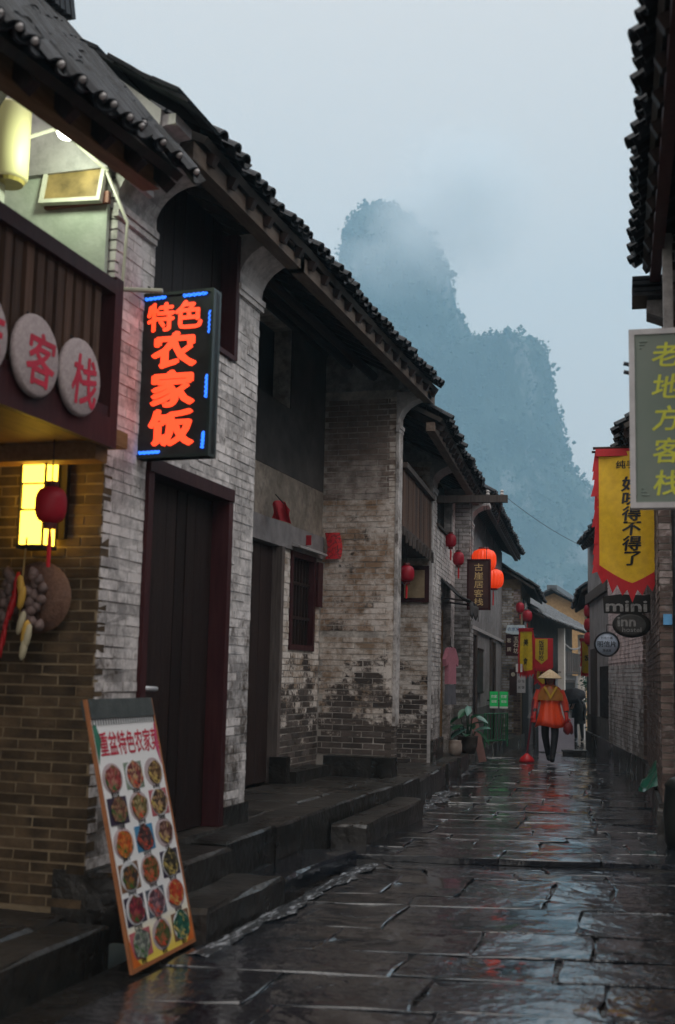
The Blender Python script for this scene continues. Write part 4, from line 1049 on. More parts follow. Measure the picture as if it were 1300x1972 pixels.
mb = MB(); mb.box(-.6, .6, -.03, -.005, .75, .79); mb.box(-.6, .6, -.03, -.005, -.04, 0); mb.build('frame', WOOD_DARK, t)
GREEN_S = emit_mat('green_sign', (.01, .35, .08), .15, (.01, .42, .1))
for k, (xx, lb) in enumerate(((-4.17, 'bright green square sign on the grey wall, left of two'), (-3.985, 'bright green square sign on the grey wall, right of two'))):
    t = thing('green_sign', lb, 'sign', (xx, 24.6 + .1 * k, .88), R(14), 'green signs on the grey wall')
    mb = MB(); mb.box(-.085, .085, -.012, .012, 0, .3); mb.build('board', GREEN_S, t)
    mb = MB(); letters(mb, '农家', 0, .2, .07, .03, .9); letters(mb, '住宿', 0, .1, .06, .03, .9); mb.build('lettering', WHITE, t, loc=(0, -.0135, 0))
    mb = MB(); mb.box(-.085, .085, -.0125, .0115, -.04, -.001); mb.build('lower_strip', WHITE, t)
    mb = MB(); mb.box(-.4, .02, .013, .03, .1, .13); mb.build('bracket', IRON, t)
# green metal barrier
GRN = flat_mat('green_enamel', (.015, .13, .05), .4)
t = thing('green_barrier', 'low dark green metal barrier leaning on the grey wall', 'barrier', inE(.42, 3.6, .17), A1 + R(62))
mb = MB()
mb.tube([(-.4, 0, 0), (-.4, 0, .62), (.4, 0, .62), (.4, 0, 0)], .016, 6); mb.tube([(-.4, 0, .12), (.4, 0, .12)], .013, 6); mb.build('frame', GRN, t)
for k in range(8):
    mb = MB(); x = -.34 + .68 * k / 7; mb.tube([(x, 0, .12), (x, 0, .62)], .01, 6); mb.build('bar', GRN, t)
t = thing('leaning_board', 'pinkish plank leaning against the brick pier', 'plank', inE(.45, .2, .12), A1)
mb = MB(); mb.box(-.06, .06, -.015, .015, 0, .75, RYm(-.22)); mb.build('plank', flat_mat('pink_plank', (.32, .17, .15), .7), t)

# broad leaved pot plant by the pier
LEAF = cloth_mat('leaf_green', (.03, .13, .06), .35, .25, (.05, .2, .1)); LEAF_PALE = cloth_mat('leaf_pale', (.2, .42, .36), .3, .25)
LEAF_DK = cloth_mat('leaf_dark', (.015, .06, .03), .4, .2)
def leaf_mesh(ln, w, droop=.4):
    mb = MB()
    mb.grid(lambda u, v: ((u - .5) * w * math.sin(math.pi * (.06 + .9 * v)) ** .8, ln * v, -droop * ln * v * v + .12 * w * abs(u - .5) * 2), 4, 6)
    return mb
def plant(name, label, loc, n, ln, w, h, mats, seed, pot=True, cat='plant', spread=1.0):
    rr = random.Random(seed); t = thing(name, label, cat, loc)
    ms = []
    for mt in mats:
        me = leaf_mesh(ln, w).mesh('leaf', True); me.materials.append(mt); ms.append(me)
    if pot:
        mb = MB(); mb.lathe([(.11, 0), (.15, .12), (.16, .25), (.17, .27), (.15, .27)], 16); mb.build('pot', rough_mat('dark_clay', (.05, .04, .035), (.1, .08, .07), 8, .7), t, True)
    sm_ = MB()
    for k in range(n):
        a = rr.uniform(0, 6.28); r_ = rr.uniform(.02, .16) * spread; z = h * rr.uniform(.35, 1)
        sm_.tube([(0, 0, .2 if pot else 0), (r_ * .5 * math.cos(a), r_ * .5 * math.sin(a), z * .6), (r_ * math.cos(a), r_ * math.sin(a), z)], .007, 5)
        o = link('leaf', ms[rr.randrange(len(ms))], None, t, (r_ * math.cos(a), r_ * math.sin(a), z), (rr.uniform(-.5, .6), rr.uniform(-.4, .4), a - math.pi / 2))
        s = rr.uniform(.6, 1.15); o.scale = (s, s, s)
    sm_.build('stem', LEAF_DK, t)
    return t
plant('leafy_plant', 'broad leaved plant with pale leaves by the brick pier', inE(.26, -.4, .28), 16, .27, .15, .75, [LEAF, LEAF_PALE, LEAF], 3)

# ---------------- F: signboard house
F0 = Vector(inD(0, 16.0, 0))
hF = thing('signboard_house', 'tall narrow house with white bricks above hung signboards and banners', 'house', (F0.x, F0.y, -.25), A1)
hF.matrix_basis = T(F0.x, F0.y, -.25) @ RZ(A1)
def inF(x, y, z): return tuple(hF.matrix_basis @ Vector((x, y, z)))
bF = Bricks()
mb = MB(); mb.box(-.8, .55, .02, 5.5, -.5, 4.1); wF = mb.build('wall', MORTAR_PALE, hF)
WBR = brick_mat('brick_white', (.12, .11, .105), (.22, .2, .19), (.5, .49, .48), .62, .05)
bF.lay(wF, WBR, .02, 'x', -1, .05, .38, 2.6, 3.9, seed=61)
bF.lay(wF, BRICK_RED, .02, 'x', -1, .38, .55, .1, 3.9, seed=62)
bF.lay(wF, BRICK_FAR, .02, 'x', -1, .05, .38, .1, 2.6, seed=63)
bF.finish(290)
w = MB(); w.box(.551, .58, 1.0, 2.6, 2.9, 3.7); w = w.build('window', WOOD_DARK, hF)
mb = MB(); mb.box(.581, .6, 1.1, 1.75, 2.98, 3.62); mb.build('pane', flat_mat('dim_glass', (.1, .1, .11), .2), w)
mb = MB(); mb.box(.581, .6, 1.85, 2.5, 2.98, 3.62); mb.build('pane', flat_mat('dim_glass2', (.1, .1, .11), .2), w)
mb = MB(); mb.box(.551, .57, .6, 4.6, 0, 2.3); mb.build('doorway', DARK_IN, hF)
roof(hF, -.25, 5.7, .95, 3.85, -.5, 4.75, limit=120, seed=16, rows_single=2, rafters=False)
t = thing('shop_sign', 'small pale blue and white sign plate at the top of the brown boards', 'sign', (-4.27, 28.2, 2.5), 0)
mb = MB(); mb.prism([(-.24, .02), (-.2, .2), (.2, .2), (.24, .02), (.1, -.02), (-.1, -.02)], 1, -.02, .02); mb.build('plate', flat_mat('pale_blue_plate', (.55, .66, .72), .4), t)
mb = MB(); letters(mb, '农家旅馆', 0, .1, .1, .006); mb.build('lettering', flat_mat('blue_letters', (.04, .12, .3), .5), t, loc=(0, -.022, 0))
t = thing('shop_sign', 'maroon triple signboard with white characters below the pale blue plate', 'sign', (-4.27, 28.25, 1.98), 0)
for k, (x0, x1, s, b2) in enumerate(((-.24, -.085, '客房', .11), (-.08, .08, '玉石坊', .13), (.085, .24, '住宿', .11))):
    mb = MB(); mb.box(x0, x1, -.02, .02, 0, .5); p_ = mb.build('panel', WOOD_MAROON, t)
    mb = MB(); column_text(mb, s, (x0 + x1) / 2, .46, .05, b2, .006); mb.build('lettering', CREAM, p_, loc=(0, -.022, 0))
t = thing('shop_sign', 'narrow black vertical sign on the brick corner', 'sign', (-4.42, 28.8, 1.05), 0)
mb = MB(); mb.box(-.09, .09, -.02, .02, 0, .62); mb.build('board', BROWN_S, t)
mb = MB(); mb.lathe([(.05, 0), (.05, .01)], 14, T(0, -.021, .5) @ RXm(math.pi / 2)); column_text(mb, '茶叶', 0, .42, .08, .12, .005); mb.build('emblem', CREAM, t)
t = thing('paper_notice', 'white paper notice with black columns of writing', 'paper', (-4.2, 28.6, 1.12), 0)
mb = MB(); mb.box(-.1, .1, -.008, .008, 0, .55); mb.build('sheet', flat_mat('white_paper', (.6, .6, .62), .7), t)
mb = MB(); column_text(mb, '欢迎光', -.045, .5, .05, .075, .004); column_text(mb, '临住宿', .045, .5, .05, .075, .004); mb.build('lettering', BLACK, t, loc=(0, -.009, 0))
lantern('red_lantern', 'far red lantern by the white brick corner, upper of two', (-4.2, 28.4, 3.12), .1, .24, LANT_DEEP, .15, 'red lanterns', False, .3)
lantern('red_lantern', 'far red lantern by the white brick corner, lower of two', (-4.1, 28.9, 2.95), .12, .26, LANT_DEEP, .15, 'red lanterns', False, .3)

# ---------------- banners
def banner(name, label, loc, rz, w, h, text, tsize, fringe=.1, head=None, seed=1, point=.15, border=.05, wave=.035, tmat=None, small=None, col=(.72, .45, .02)):
    """hanging pointed flag: yellow field, torn red edge, black characters; all cut from one waving surface"""
    t = thing(name, label, 'banner', loc, rz)
    def wv(x, z): return wave * math.sin(x / w * 7 + seed + z * .7) * (.25 + .75 * min(1, -z / h)) + .3 * wave * math.sin(z * 7 + seed + x * 9)
    Y_ = cloth_mat(label.split()[0] + '_cloth_%d' % seed, col, .55, .3, tuple(min(1, c * 1.15) for c in col)); Rm = REDB
    def zb(x): return -h + point * (abs(x) / (w / 2)) ** 1.2
    mb = MB(); mb.grid(lambda u, v: ((u - .5) * w, wv((u - .5) * w, zb((u - .5) * w) * v), zb((u - .5) * w) * v), 18, 30); f = mb.build('field', Y_, t, True)
    rr = random.Random(seed); mb = MB(); nt_ = int(h / .12)
    for s in (-1, 1):                                             # torn side edging
        for k in range(nt_):
            z0 = -h * .98 * k / nt_ * (1 - point / h); z1 = z0 - h * 1.5 / nt_
            x = s * w / 2; e = border * rr.uniform(.7, 1.7)
            zm = z1 - rr.uniform(0, .06)
            mb.add([(x - s * .012, wv(x, z0) - .004, z0), (x + s * border * .55, wv(x, z0) - .004, z0 - .01), (x + s * e, wv(x, zm) + rr.uniform(-.02, .02), zm), (x - s * .012, wv(x, z1) - .004, z1)], [(0, 1, 2, 3)])
    n = 7
    for k in range(n * 2):                                         # pointed teeth below
        x0 = -w / 2 - .01 + (w + .02) * k / (n * 2); x1 = x0 + (w + .02) / (n * 2)
        l0 = fringe * (.45 if k % 2 == 0 else 1); l1 = fringe * (1 if k % 2 == 0 else .45)
        if k % 2 == 0: l0, l1 = fringe * .45, fringe * rr.uniform(.95, 1.3); last = l1
        else: l0, l1 = last, fringe * .45
        q = lambda x, dz: (x, wv(x, zb(x)) - .004, zb(x) + dz)
        mb.add([q(x0, .02), q(x1, .02), q(x1, -l1), q(x0, -l0)], [(3, 2, 1, 0)])
    o = mb.build('fringe', Rm, t)
    mb = MB(); mb.box(-w / 2 - .02, w / 2 + .02, -.02, .02, -.05, .03); mb.build('top_band', Rm, t)
    mb = MB(); mb.tube([(-w / 2 - .06, 0, .0), (w / 2 + .06, 0, .0)], .014, 8); mb.build('rod', WOOD_DARK, t)
    tm = MB()
    if head:
        hm = MB(); letters(hm, head, 0, -.16 * h / 1.6, tsize * .55, .02, 1.15)
        hm.v = [(x, y_ - .006 + wv(x, z), z) for (x, y_, z) in hm.v]; hm.build('heading', tmat or BLACK, t)
    column_text(tm, text, 0, -.08 * h - (.16 if head else 0), -h + point * 1.0, tsize, .03, 1.2, .1)
    if small:
        column_text(tm, small[0], w * .32, -h * .2, -h * .8, small[1], .02)
    tm.v = [(x, y_ - .006 + wv(x, z), z) for (x, y_, z) in tm.v]
    tm.build('lettering', tmat or BLACK, t)
    return t
REDB = cloth_mat('red_banner_cloth', (.68, .025, .035), .6, .3)
banner('banner', 'far yellow banner with red edge hung edge-on by the brown boards', (-3.86, 27.0, 2.55), R(-38), .4, .95, '美食', .16, .14, seed=4, point=.03, col=(.75, .55, .02), wave=.03)
t = thing('banner', 'far red banner with a yellow shield and black characters', 'banner', (-3.48, 27.0, 2.36), R(8), None)
mb = MB(); mb.grid(lambda u, v: (-.22 + .44 * u, .02 * math.sin(u * 5 + v * 2), -.66 * v), 8, 10); mb.build('field', REDB, t, True)
mb = MB(); mb.prism([(-.17, -.02), (.1, -.02), (.1, -.46), (-.035, -.58), (-.17, -.46)], 1, -.034, -.026); mb.build('shield', cloth_mat('yellow_shield', (.72, .55, .03), .6, .3), t)
mb = MB(); column_text(mb, '饭菜好吃', -.035, -.05, -.5, .12, .02); mb.build('lettering', BLACK, t, loc=(0, -.036, 0))
mb = MB()
for k in range(7): mb.add([(-.22 + .063 * k, -.01, -.64), (-.22 + .063 * (k + .6), -.01, -.64), (-.22 + .063 * (k + .35), -.02, -.8)], [(2, 1, 0)])
mb.build('fringe', REDB, t)
banner('banner', 'far small yellow pennant with red tip just above the straw hat', (-3.52, 27.3, 1.68), R(5), .3, .36, '菜', .14, .08, seed=6, point=.14, col=(.75, .55, .04), wave=.02)
t = thing('striped_cloth', 'red and white striped fringe cloth under the far banners', 'cloth', (-3.95, 27.1, 1.78), 0)
for k in range(6):
    mb = MB(); mb.box(-.15 + .05 * k, -.103 + .05 * k, -.01, .01, -.18, 0); mb.build('stripe', REDB if k % 2 else WHITE, t)

# ---------------- H: far house with balcony, where the lane turns
hH = thing('far_balcony_house', 'far tiled house with a white-posted dark balcony at the lane bend', 'house', (-4.6, 35, -.65), R(-1))
hH.matrix_basis = T(-4.6, 35, -.65) @ RZ(R(-1))
mb = MB(); mb.box(-3.4, 0, -2.2, 11.6, -1, 2.25); mb.build('wall', PLASTER_GREY, hH)
mb = MB(); mb.box(-3.4, -.5, -2.2, 11.6, 2.25, 4.26); mb.build('upper_wall', rough_mat('old_boards', (.05, .045, .042), (.1, .09, .085), 3, .8), hH)
mb = MB(); mb.box(.005, .2, 3.1, 8.5, 2.3, 2.36); mb.build('balcony_floor', WOOD_GREY, hH)
planks(hH, 'board', 3.2, 8.4, 2.37, 3.0, .2, 22, WOOD_GREY, .03, .012, 8)
for yy in (3.1, 8.35): 
    mb = MB(); mb.box(.1, .3, yy, yy + .22, -.2, 3.7); mb.build('post', WHITE_WALL, hH)
mb = MB()
for k in range(12):
    mb.tube([(.22, 3.3 + 5 * k / 12, 3.28 - .16 * math.sin(math.pi * k / 12)), (.22, 3.3 + 5 * (k + 1) / 12, 3.28 - .16 * math.sin(math.pi * (k + 1) / 12))], .03, 6)
mb.build('festoon', LIME, hH)
for (a, c) in ((-1.2, .6), (4.0, 7.6)):
    d = MB(); d.box(.01, .04, a, c, .2, 2.0); d = d.build('door', DARK_IN, hH)
    mb = MB(); frame_rect(mb, .02, .07, a - .1, c + .1, .15, 2.1, .1); mb.build('door_frame', WOOD_GREY, d)
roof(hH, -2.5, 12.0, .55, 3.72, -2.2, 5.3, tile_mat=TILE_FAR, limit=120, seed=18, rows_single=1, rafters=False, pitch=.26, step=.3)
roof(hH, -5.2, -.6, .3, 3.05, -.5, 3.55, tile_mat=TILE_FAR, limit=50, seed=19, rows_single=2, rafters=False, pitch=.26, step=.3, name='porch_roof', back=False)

# ---------------- G: ochre earth gable behind
hG = thing('earth_house', 'ochre rammed earth gable house behind the lane bend', 'house', (-6.1, 50, -1.2))
mb = MB(); mb.prism([(-1.05, -1), (1.35, -1), (1.35, 5.55), (.1, 6.2), (-1.05, 5.7)], 1, 0, 7.5); mb.build('gable_wall', EARTH, hG)
mb = MB(); mb.lathe([(.09, 0), (.09, .05)], 12, T(.25, .0, 5.15) @ RXm(math.pi / 2)); mb.build('vent_hole', DARK_IN, hG)
rr = random.Random(4)
for s, (x0, z0, x1, z1) in enumerate(((-1.45, 5.55, .1, 6.27), (1.8, 5.4, .1, 6.27))):
    mb = MB()
    d = Vector((x1 - x0, z1 - z0)); L_ = d.length; d.normalize(); n = Vector((-d.y, d.x)) * (1 if x1 > x0 else -1)
    mb.prism([(x0, z0), (x1, z1), (x1 + n.x * .06, z1 + n.y * .06), (x0 + n.x * .06, z0 + n.y * .06)], 1, -.4, 7.7)
    ro = mb.build('roof', DECK, hG); tb = MB()
    for k in range(22):
        for j in range(3 if k < 22 else 30):
            tb.box(-.06, .06, 0, .2, 0, .035, T(x0 + d.x * L_ * k / 21 + n.x * .06, -.5 + .25 * j, z0 + d.y * L_ * k / 21 + n.y * .06 + rr.uniform(0, .03)) @ RYm(-math.atan2(d.y, d.x) + .15))
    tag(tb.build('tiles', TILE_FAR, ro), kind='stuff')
mb = MB(); mb.box(-.12, .3, -.5, 7.6, 6.3, 6.5); mb.build('ridge', TILE_FAR, hG)

# ---------------- W: white house beyond
hW = thing('white_house', 'pale white rendered house end beyond the earth gable', 'house', (-4.6, 55, -1.4))
mb = MB(); mb.prism([(-1.35, -1), (2.5, -1), (2.5, 6.6), (-.5, 6.35), (-1.3, 5.9)], 1, 0, 6); mb.build('wall', WHITE_WALL, hW)
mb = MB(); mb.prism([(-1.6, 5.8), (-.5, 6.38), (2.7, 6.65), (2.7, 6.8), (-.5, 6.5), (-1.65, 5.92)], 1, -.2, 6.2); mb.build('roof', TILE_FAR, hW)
w = MB(); w.box(.2, .8, -.05, -.002, 4.2, 5.1); w = w.build('window', WOOD_DARK, hW)
mb = MB(); mb.box(.26, .74, -.07, -.051, 4.26, 5.04); mb.build('pane', flat_mat('dim_glass3', (.1, .1, .11), .2), w)

# ================================================================== HOUSES, right side
def front_right(house, name, mat, y0, y1, z0, z1, th=.25):
    mb = MB(); mb.box(.006, th, y0, y1, z0, z1); return mb.build(name, mat, house)
AR = R(3.9)
hR1 = thing('overhanging_house', 'dark overhanging eave and upper wall of the near right house', 'house', (.5 * math.cos(AR), .5 * math.sin(AR), 0), AR)
mb = MB(); mb.box(.02, .3, .6, 8.9, -.1, 4.6); mb.build('wall', PLASTER_PINK, hR1)
mb = MB(); mb.box(-.16, .02, 7.7, 9.0, 3.55, 4.45); w1 = mb.build('jetty', MORTAR_WASH, hR1)
bR = Bricks(); bR.lay(w1, BRICK_RED, 7.7, 'x', -1, -.16, .02, 3.56, 4.4, seed=71); bR.finish(120)
mb = MB(); mb.box(-.2, -.14, 7.62, 7.7, 3.4, 4.3); mb.build('quoin_render', LIME, hR1)
mb = MB(); mb.box(-.16, .3, 7.55, 9.0, 3.35, 3.55); mb.build('jetty_beam', WOOD_DARK, hR1)
corbel_pts = MB(); corbel_pts.prism([(-.28, 4.02), (.02, 3.9), (.02, 4.11), (-.28, 4.11)], 1, 8.4, 8.62); corbel_pts.build('bracket', PLASTER_GREY, hR1)
rr = random.Random(2)
for k in range(4):
    mb = MB(); mb.box(-.38, -.16, 8.3, 8.62, 4.12 + .035 * k, 4.145 + .035 * k, T(0, rr.uniform(-.02, .02), 0)); mb.build('eave_tile', TILE, hR1)
roof(hR1, .4, 8.42, -.36, 4.32, 2.4, 5.9, limit=250, pitch=.14, rag=.35, seed=22, rows_single=5)
mb = MB(); mb.box(-.26, -.19, .4, 8.4, 4.2, 4.29); mb.build('eave_beam', WOOD_MAROON, hR1)
mb = MB(); mb.box(-.1, .02, .5, 8.3, 4.05, 4.17); mb.build('wall_plate', WOOD_DARK, hR1)
def board_sign(name, label, loc, rz, w, h, th, text, size, bmat, fmat, lmat, fw=.035, bold=.0, sx=1.0, ztop=None, zbot=None, shear=0):
    t = thing(name, label, 'sign', loc, rz)
    mb = MB(); mb.box(-w / 2 + fw, w / 2 - fw, -th / 2 + .01, th / 2 - .01, fw, h - fw); mb.build('panel', bmat, t)
    mb = MB()
    for a in ((-w / 2, -w / 2 + fw, 0, h), (w / 2 - fw, w / 2, 0, h), (-w / 2 + fw, w / 2 - fw, h - fw, h), (-w / 2 + fw, w / 2 - fw, 0, fw)): mb.box(a[0], a[1], -th / 2, th / 2, a[2], a[3])
    mb.build('frame', fmat, t)
    mb = MB(); column_text(mb, text, 0, ztop or h - fw * 1.6, zbot or fw * 1.6, size, bold, sx, shear); mb.build('lettering', lmat, t, loc=(0, -th / 2 + .0085, 0))
    return t
GREENB = rough_mat('sign_grey_green', (.19, .26, .22), (.25, .3, .26), 2, .35, rnd=0, bmp=0)
t = board_sign('hanging_sign', 'grey green vertical inn sign with yellow characters in a pale frame at right', (-.19, 7.0, 2.43), R(3), .42, 1.05, .09, '老地方客栈', .155, GREENB, flat_mat('pale_frame_paint', (.68, .68, .7), .4), flat_mat('yellow_green_letters', (.75, .8, .1), .5), .032, .018, 1.05, .99, .05, .15)
mb = MB()
for (sx_, sz_) in ((-1, 1), (1, 1), (-1, -1), (1, -1)):
    cx, cz = sx_ * .15, .525 + sz_ * .45
    for k in range(3): mb.tube([(cx - sx_ * .0 , -.037, cz - sz_ * .018 * k), (cx + sx_ * .015 * (3 - k) * -1, -.037, cz - sz_ * .018 * k)], .004, 5)
    mb.tube([(sx_ * .172, -.037, .08 if sz_ < 0 else .525), (sx_ * .172, -.037, .525 if sz_ < 0 else .97)], .0025, 5)
mb.build('corner_ornament', flat_mat('pale_green_line', (.3, .38, .34), .5), t)
mb = MB(); mb.tube([(.1, 0, 1.05), (.1, 0, 1.2), (.34, 0, 1.2)], .012, 6); mb.tube([(-.2, 0, .85), (-.24, 0, .86)], .012, 6); mb.tube([(-.2, 0, .8), (-.24, 0, .81)], .012, 6); mb.build('bracket', IRON, t)

hR2 = thing('right_brick_house', 'brick corner house with drainpipe behind the yellow banner', 'house', (-.41, 11.65, 0), AR)
hR2.matrix_basis = T(-.41, 11.65, 0) @ RZ(AR)
def inR2(x, y, z): return tuple(hR2.matrix_basis @ Vector((x, y, z)))
bR = Bricks()
mb = MB(); mb.box(.006, 2.5, .006, 6.1, -.5, 4.2); w2 = mb.build('wall', MORTAR, hR2)
bR.lay(w2, BRICK_RED, .006, 'x', -1, .0, .8, .35, 4.15, seed=72)
bR.lay(w2, BRICK_RED, .006, 'y', -1, .0, 6.05, .35, 4.15, seed=73)
bR.finish(300)
mb = MB(); mb.box(-.03, 2.5, -.03, 6.1, -.5, .34); mb.build('plinth', KERB, hR2)
mb = MB(); mb.tube([(.14, -.05, .2), (.14, -.05, 4.1)], .022, 8)
for k in range(5): mb.tube([(.14, -.05, .6 + .8 * k), (.14, -.05, .64 + .8 * k)], .028, 8)
mb.build('drainpipe', IRON, hR2)
roof(hR2, 1.0, 6.4, -.36, 4.1, 2.0, 5.3, limit=200, seed=23, rows_single=4)
# banner of the food stall
banner('banner', 'large yellow banner with black characters and torn red edge at right', (-.735, 13.0, 3.9), R(4), .7, 1.44, '好味得不得了', .168, .16, '纯手工', 11, .2, .05, .04, col=(.95, .56, .025))
t = thing('banner_pole', 'horizontal pole that carries the large yellow banner', 'pole', (-.735, 13.03, 3.95), R(4))
mb = MB(); mb.tube([(-.4, .02, .0), (.8, .02, .0)], .016, 8); mb.build('pole', WOOD_DARK, t)
# mini inn boards
DIMW = rough_mat('worn_white', (.2, .2, .2), (.5, .5, .5), 25, .7, rnd=0)
BLK = rough_mat('charred_board', (.012, .011, .011), (.03, .027, .026), 6, .6, rnd=0)
t = thing('inn_board', 'black rough board reading mini below the banner tip', 'sign', (-.9, 15.0, 2.27), R(4))
mb = MB(); mb.prism([(-.29, .0), (-.3, .2), (-.1, .23), (.2, .22), (.31, .24), (.3, .02), (.1, -.015)], 1, -.025, .025); mb.build('board', BLK, t)
mb = MB(); letters(mb, 'mini', -.02, .085, .2, .025, 1.5); mb.build('lettering', DIMW, t, loc=(0, -.027, 0))
t = thing('inn_board', 'black oval board reading inn hanging below the mini board', 'sign', (-.86, 15.0, 2.13), R(4))
mb = MB(); mb.lathe([(.19, -.02), (.215, -.01), (.22, 0), (.215, .012), (.19, .02)], 28, T(0, 0, 0) @ RXm(math.pi / 2) @ Matrix.Diagonal((1.05, .72, 1, 1))); mb.build('board', BLK, t, True)
mb = MB(); mb.lathe([(.18, 0), (.16, .006)], 28, T(-.01, -.02, 0) @ RXm(math.pi / 2) @ Matrix.Diagonal((1.0, .72, 1, 1))); mb.build('face', rough_mat('board_grey', (.05, .05, .05), (.09, .088, .085), 10, .6), t)
mb = MB(); letters(mb, 'inn', -.06, .035, .17, .03, 1.1); letters(mb, 'hostel', .0, -.06, .08, .01, 1.2); mb.build('lettering', DIMW, t, loc=(0, -.03, 0))
mb = MB(); mb.tube([(-.1, 0, .13), (-.1, 0, .18)], .005, 5); mb.tube([(.1, 0, .13), (.1, 0, .18)], .005, 5); mb.build('chain', IRON, t)

hR3 = thing('right_plaster_house', 'house with pink flaking plaster and grey render beside the postcard sign', 'house', (-.86, 17.7, 0), R(10.3))
hR3.matrix_basis = T(-.86, 17.7, 0) @ RZ(R(10.3))
def inR3(x, y, z): return tuple(hR3.matrix_basis @ Vector((x, y, z)))
bR = Bricks()
mb = MB(); mb.box(.006, 2.6, .02, 4.7, -.6, 4.4); w3 = mb.build('wall', PLASTER_PINK, hR3)
bR.lay(w3, BRICK_FAR, .006, 'y', -1, .02, 4.7, .35, 1.75, seed=74)
bR.lay(w3, PLASTER_PINK, .006, 'y', -1, .02, 4.7, 1.755, 4.3, seed=75)
bR.lay(w3, BRICK_RED, .02, 'x', -1, .0, .6, .35, 4.3, seed=76)
bR.finish(300)
mb = MB(); mb.box(.05, 2.6, 4.71, 9.3, -.8, 4.4); w4 = mb.build('render_wall', rough_mat('render_dark_grey', (.17, .16, .165), (.3, .285, .29), 2.5, .85, rnd=0), hR3)
mb = MB(); mb.box(-.02, .05, 4.9, 9.2, 3.1, 3.3); mb.build('band', WOOD_GREY, hR3)
w = MB(); w.box(.03, .052, 4.95, 6.6, .75, 1.72); w = w.build('window', DARK_IN, hR3)
for k in range(7):
    mb = MB(); mb.box(.015, .03, 5.05 + .22 * k, 5.09 + .22 * k, .76, 1.71); mb.build('bar', IRON, w)
mb = MB(); mb.box(.03, .052, 7.3, 8.6, -.1, 2.1); mb.build('doorway', WOOD_GREY, hR3)
mb = MB(); mb.box(.03, .055, 4.75, 9.25, -.5, .74); mb.build('damp_base', rough_mat('damp_base', (.05, .048, .045), (.11, .105, .1), 3, .8, rnd=0), hR3)
mb = MB(); mb.box(-.02, .1, .02, 9.3, -.9, .36); mb.build('plinth', KERB, hR3)
roof(hR3, -.2, 8.8, -.2, 4.32, 2.0, 5.5, limit=150, seed=24, rows_single=2)
t = thing('round_sign', 'round pale blue hanging sign for postcards on the grey wall', 'sign', (-1.49, 19.3, 2.02), R(4))
mb = MB(); mb.lathe([(.17, -.02), (.175, 0), (.17, .02)], 32, RXm(math.pi / 2)); mb.build('disc', flat_mat('pale_blue_disc', (.42, .5, .62), .5), t, True)
mb = MB(); mb.lathe([(.172, -.03), (.195, -.025), (.2, 0), (.195, .025), (.172, .03), (.168, 0), (.172, -.03)], 32, RXm(math.pi / 2), caps=False); mb.build('rim', IRON, t, True)
mb = MB(); letters(mb, '明信片', 0, 0, .1, .012); letters(mb, '时光小铺', 0, .095, .045, .004); letters(mb, '慢递屋', 0, -.1, .045, .004); mb.build('lettering', BLACK, t, loc=(0, -.036, 0))
mb = MB(); mb.tube([(0, 0, .19), (0, 0, .3), (.35, .1, .3)], .008, 6); mb.build('bracket', IRON, t)

hR4 = thing('far_right_house', 'far right house with a ragged dark eave over the lane', 'house', (-2.42, 27.9, -.2), R(7))
hR4.matrix_basis = T(-2.42, 27.9, -.2) @ RZ(R(7))
mb = MB(); mb.box(.02, 2.6, .0, 7, -.8, 3.7); mb.build('wall', BRICK_FAR, hR4)
mb = MB(); mb.box(-.02, .02, 1.0, 5.5, .1, 2.3); mb.build('doorway', DARK_IN, hR4)
mb = MB(); mb.box(-.06, .04, .8, 1.0, .1, 2.5); mb.build('post', WOOD_GREY, hR4)
roof(hR4, -.3, 7.3, -.36, 3.65, 1.8, 5.0, tile_mat=TILE, limit=120, seed=25, rows_single=2)
for k in range(3):
    lantern('red_lantern', ['deep red lantern in the right hand string, top', 'deep red lantern in the right hand string, middle', 'deep red lantern in the right hand string, lowest'][k], (-2.42, 26.6, 2.95 - .3 * k), .12, .28, LANT_DEEP, .3 if k == 2 else 0, 'red lanterns', False, .25 if k == 0 else .03)
banner('banner', 'far narrow red and yellow banner hanging edge-on at the right', (-2.85, 30.5, 2.45), R(62), .5, .85, '饭', .16, .08, seed=9, point=.02, col=(.7, .48, .04))
t = thing('roller_sign', 'tall narrow purple and pink banner stand at the right kerb', 'sign', (-2.38, 27.3, -.05), R(20))
mb = MB(); mb.box(-.07, .07, -.02, .02, 0, 1.6); mb.build('panel', rough_mat('purple_print', (.16, .12, .3), (.36, .2, .3), 3, .5), t)
mb = MB(); mb.box(-.09, .09, -.06, .06, -.03, .03); mb.build('base', IRON, t)

# ================================================================== SMALL THINGS
# neon sign
t = thing('neon_sign', 'black lightbox with glowing orange neon characters and blue border dashes', 'sign', (-3.09, 6.55, 2.73), R(-2))
CASE = rough_mat('black_case', (.012, .013, .013), (.028, .03, .03), 8, .4, rnd=0, bmp=0)
mb = MB(); mb.box(-.27, .27, -.045, .045, 0, 1.04); o = mb.build('case', CASE, t)
bv = o.modifiers.new('b', 'BEVEL'); bv.width = .02; bv.segments = 3
mb = MB(); frame_rect(mb, -.06, .05, -.27, .27, .0, 1.04, .02)
mb.v = [(y_, x_, z_) for (x_, y_, z_) in mb.v]; mb.f = [f[::-1] for f in mb.f]; mb.build('rim', flat_mat('rim_green_black', (.02, .03, .028), .35), t)
NEON = emit_mat('neon_orange', (1, .045, .002), 1.45); BLUE = emit_mat('led_blue', (.015, .16, 1), 1.6)
mb = MB(); letters(mb, '特', -.09, .885, .19, .04); letters(mb, '色', .1, .89, .19, .04)
for k, ch in enumerate('农家饭'): letters(mb, ch, .01, .672 - .243 * k, .235, .05, 1.3)
mb.build('neon_lettering', NEON, t, loc=(0, -.049, 0))
